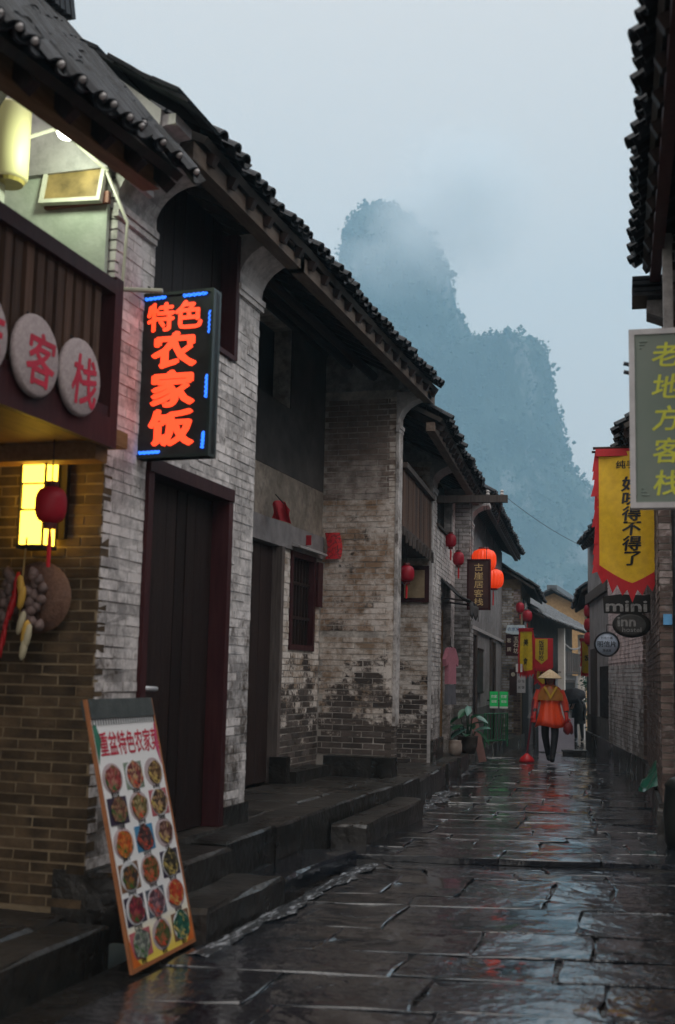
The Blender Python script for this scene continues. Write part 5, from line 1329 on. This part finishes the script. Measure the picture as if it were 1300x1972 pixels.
def led(x0, z0, x1, z1):
    mb = MB(); d = Vector((x1 - x0, 0, z1 - z0)); n = 12; pr = Vector((-d.z, 0, d.x)).normalized() * .0085
    for s in (1, -1):
        mb.tube([(Vector((x0, -.053 - .004 * s, z0)) + d * i / (n * 2) + pr * s * math.sin(math.pi * i / 2.4)) for i in range(n * 2 + 1)], .0042, 5)
    mb.build('blue_dash', BLUE, t)
for a in ((-.2, 1.005, -.06, 1.01), (.06, 1.008, .22, 1.012), (.245, .76, .247, .9), (.238, .36, .24, .5), (.225, .05, .23, .15), (-.2, .035, -.06, .037), (-.243, .26, -.24, .42), (-.245, .6, -.243, .75)): led(*a)
mb = MB(); mb.tube([(-.27, 0, .04), (-.36, 0, .04)], .014, 6); mb.tube([(-.27, 0, 1.0), (-.36, 0, 1.0)], .014, 6); mb.tube([(-.2, .02, 1.04), (-.2, .0, 1.1), (-.3, -.1, 1.12)], .006, 6); mb.build('bracket', IRON, t)

# leaning menu board
t = thing('menu_board', 'tall white menu board with rows of dish photos leaning by the steps', 'menu board', (-2.67, 5.8, .005), R(91))
t.rotation_euler = (R(-14), 0, R(91))
BW, BHt = .78, 1.33
m, nt, b = newmat('menu_print'); p = pos(nt, obj=True); sx = N(nt, 'ShaderNodeSeparateXYZ'); L(nt, p, sx.inputs[0])
L(nt, ramp(nt, mth(nt, 'ADD', sx.outputs[2], mth(nt, 'MULTIPLY', nz(nt, p, 5, 4), .12)), [(.1, (.85, .66, .1)), (.3, (.84, .86, .87))]), b.inputs['Base Color']); b.inputs['Roughness'].default_value = .3
mb = MB(); mb.box(-BW / 2 + .02, BW / 2 - .02, -.016, -.002, .02, BHt - .01); mb.build('panel', m, t)
ORG = flat_mat('orange_wood', (.34, .13, .05), .5)
mb = MB()
for a in ((-BW / 2, -BW / 2 + .02, 0, BHt), (BW / 2 - .02, BW / 2, 0, BHt)): mb.box(a[0], a[1], -.018, -.002, a[2], a[3])
mb.box(-BW / 2 + .02, BW / 2 - .02, -.018, -.002, 0, .02); mb.build('frame', ORG, t)
mb = MB(); mb.box(-BW / 2 + .02, BW / 2 - .02, -.024, .022, BHt - .1, BHt); mb.build('header', rough_mat('header_slate', (.035, .045, .045), (.07, .08, .08), 12, .6, rnd=0), t)
mb = MB()
for k in range(26): mb.box(-BW / 2 + .03 + k * .0285, -.012 - BW / 2 + .03 + k * .0285 + .02, -.021, -.017, BHt - .135, BHt - .1)
mb.build('scallop', flat_mat('scallop_grey', (.1, .11, .12), .6), t)
mb = MB(); letters(mb, '重盆特色农家菜', .03, 1.1, .13, .02, .78); mb.build('lettering', RED_PAINT, t, loc=(0, -.0175, 0))
mb = MB(); mb.prism([(-.36, 1.0), (-.3, 1.12), (-.33, 1.2), (-.365, 1.2)], 1, -.0185, -.017); mb.build('leaf_motif', flat_mat('motif_green', (.03, .18, .12), .5), t)
mb = MB(); mb.prism([(.36, .96), (.33, 1.05), (.35, 1.18), (.366, 1.2)], 1, -.0185, -.017); mb.build('flower_motif', flat_mat('motif_pink', (.5, .06, .16), .5), t)
for s in (-1, 1):
    mb = MB(); mb.prism([(s * .37, .022), (s * .28, .022), (s * .34, .07), (s * .37, .16)][::s], 1, -.0187, -.017); mb.build('corner_motif', flat_mat('motif_orange', (.6, .14, .02), .5), t)
def food_mat(name, c1, c2, k):
    m, nt, b = newmat(name); vo = N(nt, 'ShaderNodeTexVoronoi'); L(nt, pos(nt, obj=True), vo.inputs['Vector']); vo.inputs['Scale'].default_value = 55 + 7 * (k % 4)
    sp = N(nt, 'ShaderNodeSeparateColor'); L(nt, vo.outputs['Color'], sp.inputs[0])
    acc = [(.03, .12, .02), (.5, .06, .03), (.5, .38, .1)][k % 3]
    L(nt, ramp(nt, sp.outputs[0], [(.0, tuple(x * .5 for x in c1)), (.35, c1), (.7, c2), (.92, acc)]), b.inputs['Base Color']); b.inputs['Roughness'].default_value = .35
    return m
FOOD = [((.28, .04, .04), (.45, .2, .16), 0), ((.2, .04, .05), (.5, .4, .2), 1), ((.1, .05, .02), (.35, .22, .1), 0),
        ((.13, .05, .035), (.36, .2, .12), 0), ((.15, .12, .04), (.38, .32, .16), 0), ((.05, .03, .025), (.4, .24, .14), 0),
        ((.5, .08, .015), (.62, .24, .04), 0), ((.045, .022, .025), (.12, .07, .06), 0), ((.1, .035, .025), (.34, .2, .16), 0),
        ((.04, .035, .03), (.35, .12, .03), 1), ((.08, .08, .02), (.42, .14, .06), 0), ((.025, .022, .015), (.09, .08, .05), 2),
        ((.13, .015, .03), (.4, .05, .07), 2), ((.1, .05, .07), (.35, .22, .25), 2), ((.5, .04, .02), (.5, .1, .03), 0),
        ((.12, .14, .13), (.4, .42, .36), 3), ((.06, .1, .03), (.3, .12, .05), 0), ((.01, .09, .06), (.02, .16, .11), 2)]
PH_A = flat_mat('photo_wood', (.2, .1, .05), .4); PH_B = flat_mat('photo_rose', (.45, .12, .14), .4); PH_C = flat_mat('photo_slate', (.08, .1, .14), .4); PH_D = flat_mat('photo_sage', (.2, .26, .2), .4); PLATE_R = flat_mat('plate_rose', (.48, .4, .42), .3); PLATE_W = flat_mat('plate_white', (.55, .57, .6), .3)
BLUEP = flat_mat('photo_blue', (.06, .25, .45), .4); DARKP = flat_mat('photo_dark', (.04, .03, .06), .4)
for k, (c1, c2, st_) in enumerate(FOOD):
    r_, c_ = divmod(k, 3); cx = -.245 + .245 * c_; cz = .925 - .162 * r_
    fm = food_mat('dish_%d' % k, c1, c2, k)
    rr = random.Random(k); bgm = [PH_A, BLUEP, PH_B, PH_C, DARKP, PH_D][(k * 5 + k // 3) % 6] if st_ in (1, 2, 3) or k % 2 else None
    pw, ph = rr.uniform(.102, .112), rr.uniform(.064, .07)
    mb = MB()
    if bgm: mb.box(-pw, pw, -.002, .0, -ph, ph); d = mb.build('dish_photo', bgm, t, loc=(cx, -.0165, cz))
    else: mb.lathe([(.112, 0), (.108, .001)], 22, RXm(math.pi / 2) @ Matrix.Diagonal((1, .7, 1, 1))); d = mb.build('dish_photo', PLATE_R, t, loc=(cx, -.0165, cz))
    if st_ == 2 or k % 4 == 1:
        mb = MB(); mb.lathe([(.098, 0), (.094, .002)], 22, RXm(math.pi / 2) @ Matrix.Diagonal((1.05, .76, 1, 1))); mb.build('plate', PLATE_W, d, loc=(0, -.002, 0))
    r1 = rr.uniform(.082, .098)
    pts = [(r1 * (1 + rr.uniform(-.16, .12)) * math.cos(6.283 * i / 16) + rr.uniform(-.004, .004), r1 * .72 * (1 + rr.uniform(-.14, .12)) * math.sin(6.283 * i / 16)) for i in range(16)]
    mb = MB(); mb.prism(pts, 1, -.003, 0); mb.build('food', fm, d, loc=(rr.uniform(-.006, .006), -.0045, rr.uniform(-.004, .004)))
    mb = MB(); letters(mb, ['酿豆腐', '啤酒鱼', '炒腊肉', '干锅鸭', '炒竹笋', '田螺酿', '胡萝卜', '炒木耳', '扣肉', '砂锅鸡', '炒时蔬', '炖牛肉', '红烧肉', '芋头', '番茄蛋', '米饭', '青菜', '菜汤'][k], cx, cz - .082, .03, .02); mb.build('caption', BLACK, t, loc=(0, -.0175, 0))
mb = MB(); mb.tube([(.33, .02, .8), (.33, .12, .12)], .012, 6); mb.build('prop', ORG, t)

# dark bin and green tarpaulin at the right kerb
t = thing('dark_bin', 'dark rounded bin at the right edge of the lane', 'bin', (-.2, 10.9, 0))
mb = MB(); mb.lathe([(.13, 0), (.17, .1), (.18, .35), (.16, .55), (.17, .57), (.12, .63), (.03, .66)], 18); mb.build('body', rough_mat('bin_black', (.01, .012, .011), (.028, .03, .026), 6, .35), t, True)
mb = MB(); mb.tube([(-.05, -.02, .655), (-.04, -.02, .7), (.04, -.02, .7), (.05, -.02, .655)], .01, 6); mb.build('handle', IRON, t)
TARP = rough_mat('green_tarp', (.005, .05, .03), (.015, .12, .075), 5, .25, rnd=0, bmp=.5, bscale=20)
t = thing('green_tarpaulin', 'crumpled wet green tarpaulin over a heap at the right kerb', 'tarpaulin', (-.55, 13.3, .3))
mb = MB(); mb.grid(lambda u, v: (-.14 + .5 * u, -.35 + .9 * v + .03 * noise.noise(Vector((u * 5, v * 6, 1))), (.08 + .42 * u + .14 * noise.noise(Vector((u * 4, v * 5, 7)))) * math.sin(math.pi * min(1, max(0, v * .9 + .05))) ** .5), 16, 16); mb.build('sheet', TARP, t, True)
mb = MB(); mb.box(.05, .36, -.2, .4, 0, .3); mb.build('crate', WOOD_DARK, t)
t = thing('blue_bracket', 'tiny blue plate on the right brick wall', 'plate', inR2(.07, -.03, 1.98), AR)
mb = MB(); mb.box(-.04, .04, -.012, .012, 0, .1); mb.build('plate', flat_mat('blue_plate', (.1, .3, .55), .4), t)
t = thing('stone_trough', 'small dark block lying on the wet lane beyond the cleaner', 'block', (-2.45, 23.6, -.05), R(10))
mb = MB(); mb.box(-.22, .22, -.12, .12, 0, .14); mb.box(-.24, .24, -.14, .14, .14, .17); mb.build('block', KERB, t)

t = thing('pale_board', 'pale lilac board standing in the lane behind the sweeper', 'board', (-2.95, 25.0, zg(-2.95, 25.0)), R(12))
mb = MB(); mb.box(-.36, .36, -.02, .02, .03, .72, RXm(-.12)); mb.build('sheet', rough_mat('lilac_sheet', (.34, .33, .4), (.46, .45, .52), 3, .5, rnd=0), t)
for sx_ in (-.33, .33):
    mb = MB(); mb.box(sx_ - .02, sx_ + .02, -.03, .25, 0, .03); mb.build('foot', IRON, t)
# shrubs at the bend
def shrub(name, label, loc, rad, hgt, n, seed, ls=.09):
    rr = random.Random(seed); t = thing(name, label, 'shrub', loc)
    v = []; f = []; sm_ = MB()
    for k in range(10):
        a = rr.uniform(0, 6.28); sm_.tube([(0, 0, 0), (rad * .3 * math.cos(a), rad * .3 * math.sin(a), hgt * .5), (rad * .7 * math.cos(a), rad * .7 * math.sin(a), hgt * rr.uniform(.7, 1))], [.03, .02, .006], 5)
    sm_.build('stem', WOOD_DARK, t)
    cl = [(rr.gauss(0, rad * .45), rr.gauss(0, rad * .45), hgt * rr.uniform(.2, 1)) for _ in range(18)]
    for _ in range(n):
        c = Vector(rr.choice(cl)) + Vector((rr.gauss(0, .16), rr.gauss(0, .16), rr.gauss(0, .16))) * rad * 1.2
        a = Vector((rr.gauss(0, 1), rr.gauss(0, 1), rr.gauss(0, .6))).normalized(); b2 = a.orthogonal().normalized(); s = ls * rr.uniform(.6, 1.2)
        i = len(v); v += [c + a * s, c + b2 * s * .45, c - a * s, c - b2 * s * .45]; f.append((i, i + 1, i + 2, i + 3))
    me = bpy.data.meshes.new('foliage'); me.from_pydata([tuple(q) for q in v], [], f); me.update(); link('foliage', me, LEAF_DK if seed % 2 else LEAF, t)
    return t
shrub('shrub', 'green shrub under the far balcony at the lane bend', (-3.55, 42.5, -.7), .7, 2.3, 1400, 5)
shrub('shrub', 'dark green climbing shrub beside the far right wall', (-3.0, 37.5, -.5), .45, 1.9, 1100, 7)
shrub('shrub', 'low bush behind the umbrella carrier', (-3.3, 40, -.6), .5, 1.0, 700, 6)

# ================================================================== PEOPLE
SKIN = rough_mat('skin', (.28, .15, .1), (.36, .2, .14), 8, .5, rnd=0, bmp=0)
TROUSER = rough_mat('black_trousers', (.012, .012, .015), (.03, .03, .034), 8, .6, rnd=0)
def skin_body(name, parent, V, E_, rads, mats, pick):
    """one continuous figure: joints with radii grown into a skin, then split into materials by place"""
    me = bpy.data.meshes.new(name); me.from_pydata(V, E_, []); o = bpy.data.objects.new(name, me); C.objects.link(o)
    md = o.modifiers.new('skin', 'SKIN'); md.use_smooth_shade = True
    sd = me.skin_vertices[0].data
    for i, r_ in enumerate(rads): sd[i].radius = (r_, r_)
    sd[0].use_root = True
    o.modifiers.new('sub', 'SUBSURF').levels = 2; o.modifiers['sub'].render_levels = 2
    dg = bpy.context.evaluated_depsgraph_get(); m2 = bpy.data.meshes.new_from_object(o.evaluated_get(dg)); m2.name = name
    bpy.data.objects.remove(o)
    m2.materials.clear()
    for mt in mats: m2.materials.append(mt)
    for p_ in m2.polygons: p_.material_index = pick(p_.center); p_.use_smooth = True
    return link(name, m2, None, parent)
def hand_chains(V, E_, Rr, wrist, tip_dir, side, s=1.0):
    """palm, four fingers and a thumb grown from the wrist vertex, curled as if round a handle"""
    w = Vector(V[wrist]); d = Vector(tip_dir).normalized(); sd = Vector((0, -1, 0)) if abs(d.y) < .8 else Vector((0, 0, -1))
    ac = d.cross(sd).normalized() * side
    V.append(tuple(w + d * .07 * s)); Rr.append(.03); palm = len(V) - 1; E_.append((wrist, palm))
    for k in range(4):
        b_ = w + d * (.09 + (.008 if k in (1, 2) else 0)) * s + ac * (.03 - .02 * k) * s
        V.append(tuple(b_)); Rr.append(.0095); E_.append((palm, len(V) - 1))
        V.append(tuple(b_ + d * .035 * s + sd * .012)); Rr.append(.009); E_.append((len(V) - 2, len(V) - 1))
        V.append(tuple(b_ + d * .04 * s + sd * .042)); Rr.append(.008); E_.append((len(V) - 2, len(V) - 1))
    V.append(tuple(w + d * .045 * s + ac * .045 * s + sd * .02)); Rr.append(.011); E_.append((palm, len(V) - 1))
    V.append(tuple(w + d * .07 * s + ac * .055 * s + sd * .05)); Rr.append(.009); E_.append((len(V) - 2, len(V) - 1))

PX, PY = -2.55, 20.7; PZ = zg(PX, PY)
pt_ = thing('person', 'person in straw cone hat, orange rain cape and black trousers, sweeping the lane', 'person', (PX, PY, PZ + .008), R(10))
V = [(0, .01, .82), (0, .02, .98), (0, .02, 1.12), (0, .0, 1.25), (0, -.02, 1.31), (0, -.035, 1.39), (0, -.03, 1.47),
     (-.15, .01, 1.2), (-.24, .0, .99), (-.27, -.12, .8), (.15, .01, 1.2), (.25, .03, .98), (.27, -.06, .77),
     (-.075, .01, .79), (-.085, -.0, .45), (-.02, .1, .1), (-.015, .0, .05), (.075, .0, .79), (.075, -.09, .46), (.03, -.12, .09), (.02, -.23, .04)]
E_ = [(0, 1), (1, 2), (2, 3), (3, 4), (4, 5), (5, 6), (3, 7), (7, 8), (8, 9), (3, 10), (10, 11), (11, 12), (0, 13), (13, 14), (14, 15), (15, 16), (0, 17), (17, 18), (18, 19), (19, 20)]
Rr = [.12, .115, .125, .09, .045, .075, .062, .06, .048, .034, .06, .048, .034, .088, .066, .05, .044, .088, .066, .05, .044]
hand_chains(V, E_, Rr, 9, (-.1, -.3, -.9), 1); hand_chains(V, E_, Rr, 12, (.05, -.2, -.95), -1)
RUBBER = flat_mat('red_rubber_glove', (.5, .025, .02), .4); BOOT = flat_mat('black_boot', (.012, .012, .012), .3)
skin_body('body', pt_, V, E_, Rr, [SKIN, TROUSER, RUBBER, BOOT, flat_mat('red_sleeve', (.42, .03, .025), .6)],
          lambda c: 0 if c.z > 1.29 else (3 if c.z < .13 else (2 if abs(c.x) > .2 and c.z < .85 else (1 if c.z < .9 else 4))))
# face
hd = MB()
for s in (-1, 1): hd.lathe([(.002, -.006), (.009, 0), (.002, .006)], 8, T(s * .027, -.107, 1.405))
hd.build('eyes', BLACK, pt_)
mb = MB(); mb.prism([(-.012, 1.365), (.012, 1.365), (.006, 1.41), (-.006, 1.41)], 1, -.126, -.1); mb.build('nose', SKIN, pt_)
mb = MB(); mb.box(-.022, .022, -.112, -.1, 1.338, 1.346); mb.build('mouth', flat_mat('lips', (.25, .07, .06), .5), pt_)
mb = MB(); mb.lathe([(.085, 1.3), (.092, 1.38), (.09, 1.45), (.06, 1.5)], 18, T(0, .008, 0)); hr = mb.build('hair', flat_mat('black_hair', (.01, .009, .009), .5), pt_, True)
for v in hr.data.vertices:
    if v.co.y < -.03: v.co.y = -.03
mb = MB(); mb.lathe([(.2, 1.41), (.205, 1.415), (.13, 1.48), (.055, 1.535), (.008, 1.56)], 30, T(0, -.02, .0)); mb.lathe([(.194, 1.405), (.12, 1.462), (.05, 1.51)], 30, T(0, -.02, 0)); mb.build('straw_hat', rough_mat('straw', (.42, .3, .16), (.62, .5, .33), 30, .7, rnd=0, bmp=.5), pt_)
mb = MB(); mb.tube([(-.08, -.03, 1.42), (-.05, -.09, 1.31), (0, -.1, 1.285), (.05, -.09, 1.31), (.08, -.03, 1.42)], .005, 5); mb.build('chin_strap', RUBBER, pt_)
def coat(secs, seg, fold, seed, arms=False):
    mb = MB(); n = len(secs)
    vs = []
    for (z, w, d, oy) in secs:
        for k in range(seg):
            q = 2 * math.pi * k / seg
            r_ = 1 + fold * (1.3 - (z - secs[-1][0]) ) * .5 * noise.noise(Vector((math.cos(q) * 3 + seed, math.sin(q) * 3, z * 2))) + fold * .4 * math.sin(q * 9 + seed)
            vs.append((w * math.cos(q) * r_, oy + d * math.sin(q) * r_, z + (.02 * math.sin(q * 3 + seed) if z < .8 else 0)))
    fs = [(i * seg + k, i * seg + (k + 1) % seg, (i + 1) * seg + (k + 1) % seg, (i + 1) * seg + k) for i in range(n - 1) for k in range(seg)]
    mb.add(vs, fs); return mb
m, nt, b = newmat('orange_raincoat'); p = pos(nt, obj=True); sx = N(nt, 'ShaderNodeSeparateXYZ'); L(nt, p, sx.inputs[0])
L(nt, ramp(nt, mth(nt, 'ADD', sx.outputs[2], mth(nt, 'MULTIPLY', nz(nt, p, 9, 3), .06)), [(.5, (.85, .07, .025)), (.9, (.88, .085, .02))]), b.inputs['Base Color']); b.inputs['Roughness'].default_value = .35
ORANGE = m
mb = coat([(.6, .26, .19, 0), (.7, .235, .175, 0), (.82, .2, .155, 0), (1.0, .165, .135, .01), (1.15, .18, .14, .01), (1.25, .13, .11, .0), (1.3, .07, .075, -.01)], 44, .11, 2); mb.build('raincoat', ORANGE, pt_, True).modifiers.new('s', 'SOLIDIFY').thickness = .004
mb = MB(); mb.prism([(-.12, 1.26), (.0, 1.06), (.12, 1.26), (.09, 1.28), (0, 1.12), (-.09, 1.28)], 1, -.158, -.145); mb.build('reflective_strap', flat_mat('lime_yellow', (.6, .38, .04), .5), pt_)
mb = coat([(1.04, .235, .16, .01), (1.14, .225, .15, .01), (1.22, .17, .125, .0), (1.29, .085, .085, -.01)], 28, .05, 5); mb.build('shoulder_cape', cloth_mat('amber_cape', (.55, .24, .05), .4, .3), pt_, True)
m, nt, b = newmat('clear_plastic'); b.inputs['Base Color'].default_value = (.75, .72, .74, 1); b.inputs['Alpha'].default_value = .24; b.inputs['Roughness'].default_value = .15
CLEAR = m
for s in (-1, 1):
    mb = MB(); mb.tube([(s * .16, .01, 1.2), (s * .245, .015, .99), (s * .27, -.06 if s < 0 else -.02, .86)], [.075, .065, .05], 12, False); mb.build('sleeve', RUBBER if 0 else flat_mat('sleeve_orange', (.6, .06, .03), .45), pt_, True)
for s_ in (-1, 1):
    mb = MB(); mb.grid(lambda u, v: (s_ * (.17 + .1 * u + .1 * v * u + .012 * math.sin(v * 8)), -.06 + .16 * u + .03 * math.sin(v * 5 + u * 4), 1.24 - .1 * u - .42 * v), 8, 8); mb.build('plastic_wing', CLEAR, pt_, True)
# things held
t = thing('long_brush', 'long handled red brush held in the right hand of the sweeper', 'brush', (PX - .37, PY - .16, PZ + .01), R(8))
mb = MB(); mb.tube([(0, 0, .12), (.06, .0, .6), (.11, .02, 1.05)], .017, 8); mb.build('handle', flat_mat('maroon_handle', (.18, .03, .05), .4), t)
mb = MB(); mb.lathe([(.12, .0), (.13, .03), (.1, .08), (.05, .12), (.02, .15)], 20, sy=.7); mb.build('head', flat_mat('red_plastic', (.6, .02, .025), .35), t, True)
t = thing('litter_bag', 'dark red bag hanging from the other hand of the sweeper', 'bag', (PX + .31, PY - .05, PZ + .5), R(10))
mb = coat([(0, .05, .05, 0), (.03, .085, .06, 0), (.12, .08, .06, 0), (.19, .045, .035, 0)], 16, .1, 4); mb.build('sack', flat_mat('dark_red_bag', (.2, .02, .02), .4), t, True)
mb = MB(); mb.tube([(-.03, 0, .18), (-.01, 0, .25), (.02, 0, .18)], .006, 6); mb.build('handle', flat_mat('dark_red_bag2', (.2, .02, .02), .4), t)

UX, UY_ = -3.72, 37.0; UZ = zg(UX, UY_)
ut = thing('person', 'far person in black standing under a tilted black umbrella', 'person', (UX, UY_, UZ + .01), R(-12))
V = [(0, .05, .8), (0, .03, .98), (0, .0, 1.12), (0, -.03, 1.22), (0, -.06, 1.28), (0, -.09, 1.36), (0, -.09, 1.44), (-.15, -.02, 1.17), (-.22, -.05, .96), (-.1, -.22, 1.02), (.15, -.02, 1.17), (.23, .0, .95), (.22, -.1, .75),
     (-.08, .04, .77), (-.09, -.02, .44), (-.08, .06, .09), (-.08, -.06, .04), (.08, .04, .77), (.09, .06, .44), (.09, .14, .09), (.09, .02, .04)]
Rr = [.13, .125, .135, .09, .045, .075, .06, .062, .05, .036, .062, .05, .036, .09, .065, .045, .04, .09, .065, .045, .04]
E_ = [(0, 1), (1, 2), (2, 3), (3, 4), (4, 5), (5, 6), (3, 7), (7, 8), (8, 9), (3, 10), (10, 11), (11, 12), (0, 13), (13, 14), (14, 15), (15, 16), (0, 17), (17, 18), (18, 19), (19, 20)]
hand_chains(V, E_, Rr, 9, (.3, -.2, .9), 1); hand_chains(V, E_, Rr, 12, (0, -.2, -.95), -1)
DKC = rough_mat('dark_coat', (.015, .016, .018), (.03, .032, .034), 8, .7, rnd=0)
skin_body('body', ut, V, E_, Rr, [SKIN, DKC, TROUSER], lambda c: 0 if c.z > 1.26 or (c.y < -.17 and c.z > .9) else (1 if c.z > .6 else 2))
mb = coat([(.55, .22, .18, .03), (.85, .2, .17, .03), (1.1, .2, .16, 0), (1.24, .1, .09, -.03)], 22, .06, 8); mb.build('coat', DKC, ut, True)
t = thing('umbrella', 'black umbrella tilted towards the lane over the far person', 'umbrella', (UX - .08, UY_ - .26, UZ + 1.02), R(-12))
t.rotation_euler = (R(32), 0, R(-12))
mb = MB(); mb.tube([(0, 0, -.1), (0, 0, .6)], .01, 6); mb.build('shaft', IRON, t)
mb = MB(); seg = 8; vs = []; fs = []
for j in range(7):
    f_ = j / 6
    for k in range(seg * 2):
        q = 6.283 * k / (seg * 2); r_ = .42 * math.sin(f_ * 1.35) / math.sin(1.35) * (1 if k % 2 == 0 else 1 - .06 * f_)
        vs.append((r_ * math.cos(q), r_ * math.sin(q), .58 - .2 * (1 - math.cos(f_ * 1.5))))
n = seg * 2
for j in range(6):
    for k in range(n): fs.append((j * n + k, j * n + (k + 1) % n, (j + 1) * n + (k + 1) % n, (j + 1) * n + k))
mb.add(vs, fs); mb.build('canopy', rough_mat('black_nylon', (.008, .008, .01), (.016, .016, .02), 9, .6, rnd=0, spec=.1), t).modifiers.new('s', 'SOLIDIFY').thickness = .003
for k in range(8):
    q = 6.283 * k / 8; mb = MB(); mb.tube([(0, 0, .54), (.2 * math.cos(q), .2 * math.sin(q), .5), (.41 * math.cos(q), .41 * math.sin(q), .39)], .004, 4); mb.build('rib', IRON, t)

# ================================================================== AIR
def vol_mat(name, col, dens, noise_scale=None, aniso=0.0, lim=(.45, .7), fall=None):
    m = bpy.data.materials.new(name); m.use_nodes = True; nt = m.node_tree
    for n_ in list(nt.nodes):
        if n_.type == 'BSDF_PRINCIPLED': nt.nodes.remove(n_)
    pv = nt.nodes.new('ShaderNodeVolumePrincipled'); pv.inputs['Color'].default_value = (*col, 1); pv.inputs['Density'].default_value = dens
    pv.inputs['Anisotropy'].default_value = aniso
    if noise_scale:
        tc = N(nt, 'ShaderNodeTexCoord').outputs['Object']
        f = ramp(nt, nz(nt, tc, noise_scale, 5, .55), [(lim[0], g3(0)), (lim[1], g3(1))])
        ln_ = N(nt, 'ShaderNodeVectorMath', operation='LENGTH'); L(nt, tc, ln_.inputs[0])
        ed = N(nt, 'ShaderNodeMapRange', interpolation_type='SMOOTHSTEP'); L(nt, ln_.outputs['Value'], ed.inputs[0]); ed.inputs[1].default_value = 1.0; ed.inputs[2].default_value = .25; ed.inputs[3].default_value = 0; ed.inputs[4].default_value = 1
        L(nt, mth(nt, 'MULTIPLY', mth(nt, 'MULTIPLY', f, ed.outputs[0]), dens), pv.inputs['Density'])
    L(nt, pv.outputs[0], nt.nodes['Material Output'].inputs['Volume'])
    return m
hz = MB(); hz.box(-700, 700, -12, 1000, -5.5, 335)
tag(hz.build('haze', vol_mat('haze_air', (.47, .78, 1.0), .00098)), 'pale blue rain haze filling the valley air', 'haze', kind='stuff')
def mist(label, lat, dist, z, sx_, sy_, sz_, dens, seed, lim=(.4, .62)):
    c = MD * dist + ML * lat; bm = bmesh.new(); bmesh.ops.create_icosphere(bm, subdivisions=3, radius=1.0)
    me = bpy.data.meshes.new('mist'); bm.to_mesh(me); bm.free()
    o = link('mist', me, vol_mat('mist_%d' % seed, (.97, .985, 1), dens, 1.6, 0, lim), None, (c.x, c.y, z), (0, 0, math.atan2(-MD.x, MD.y)), (sx_, sy_, sz_))
    tag(o, label, 'mist', kind='stuff')
mist('thick cloud wrapping the right shoulder of the summit', 6, 655, 272, 60, 30, 60, .06, 1, (.36, .56))
mist('thin cloud trailing across the upper cliff', -22, 640, 238, 60, 26, 40, .03, 2)
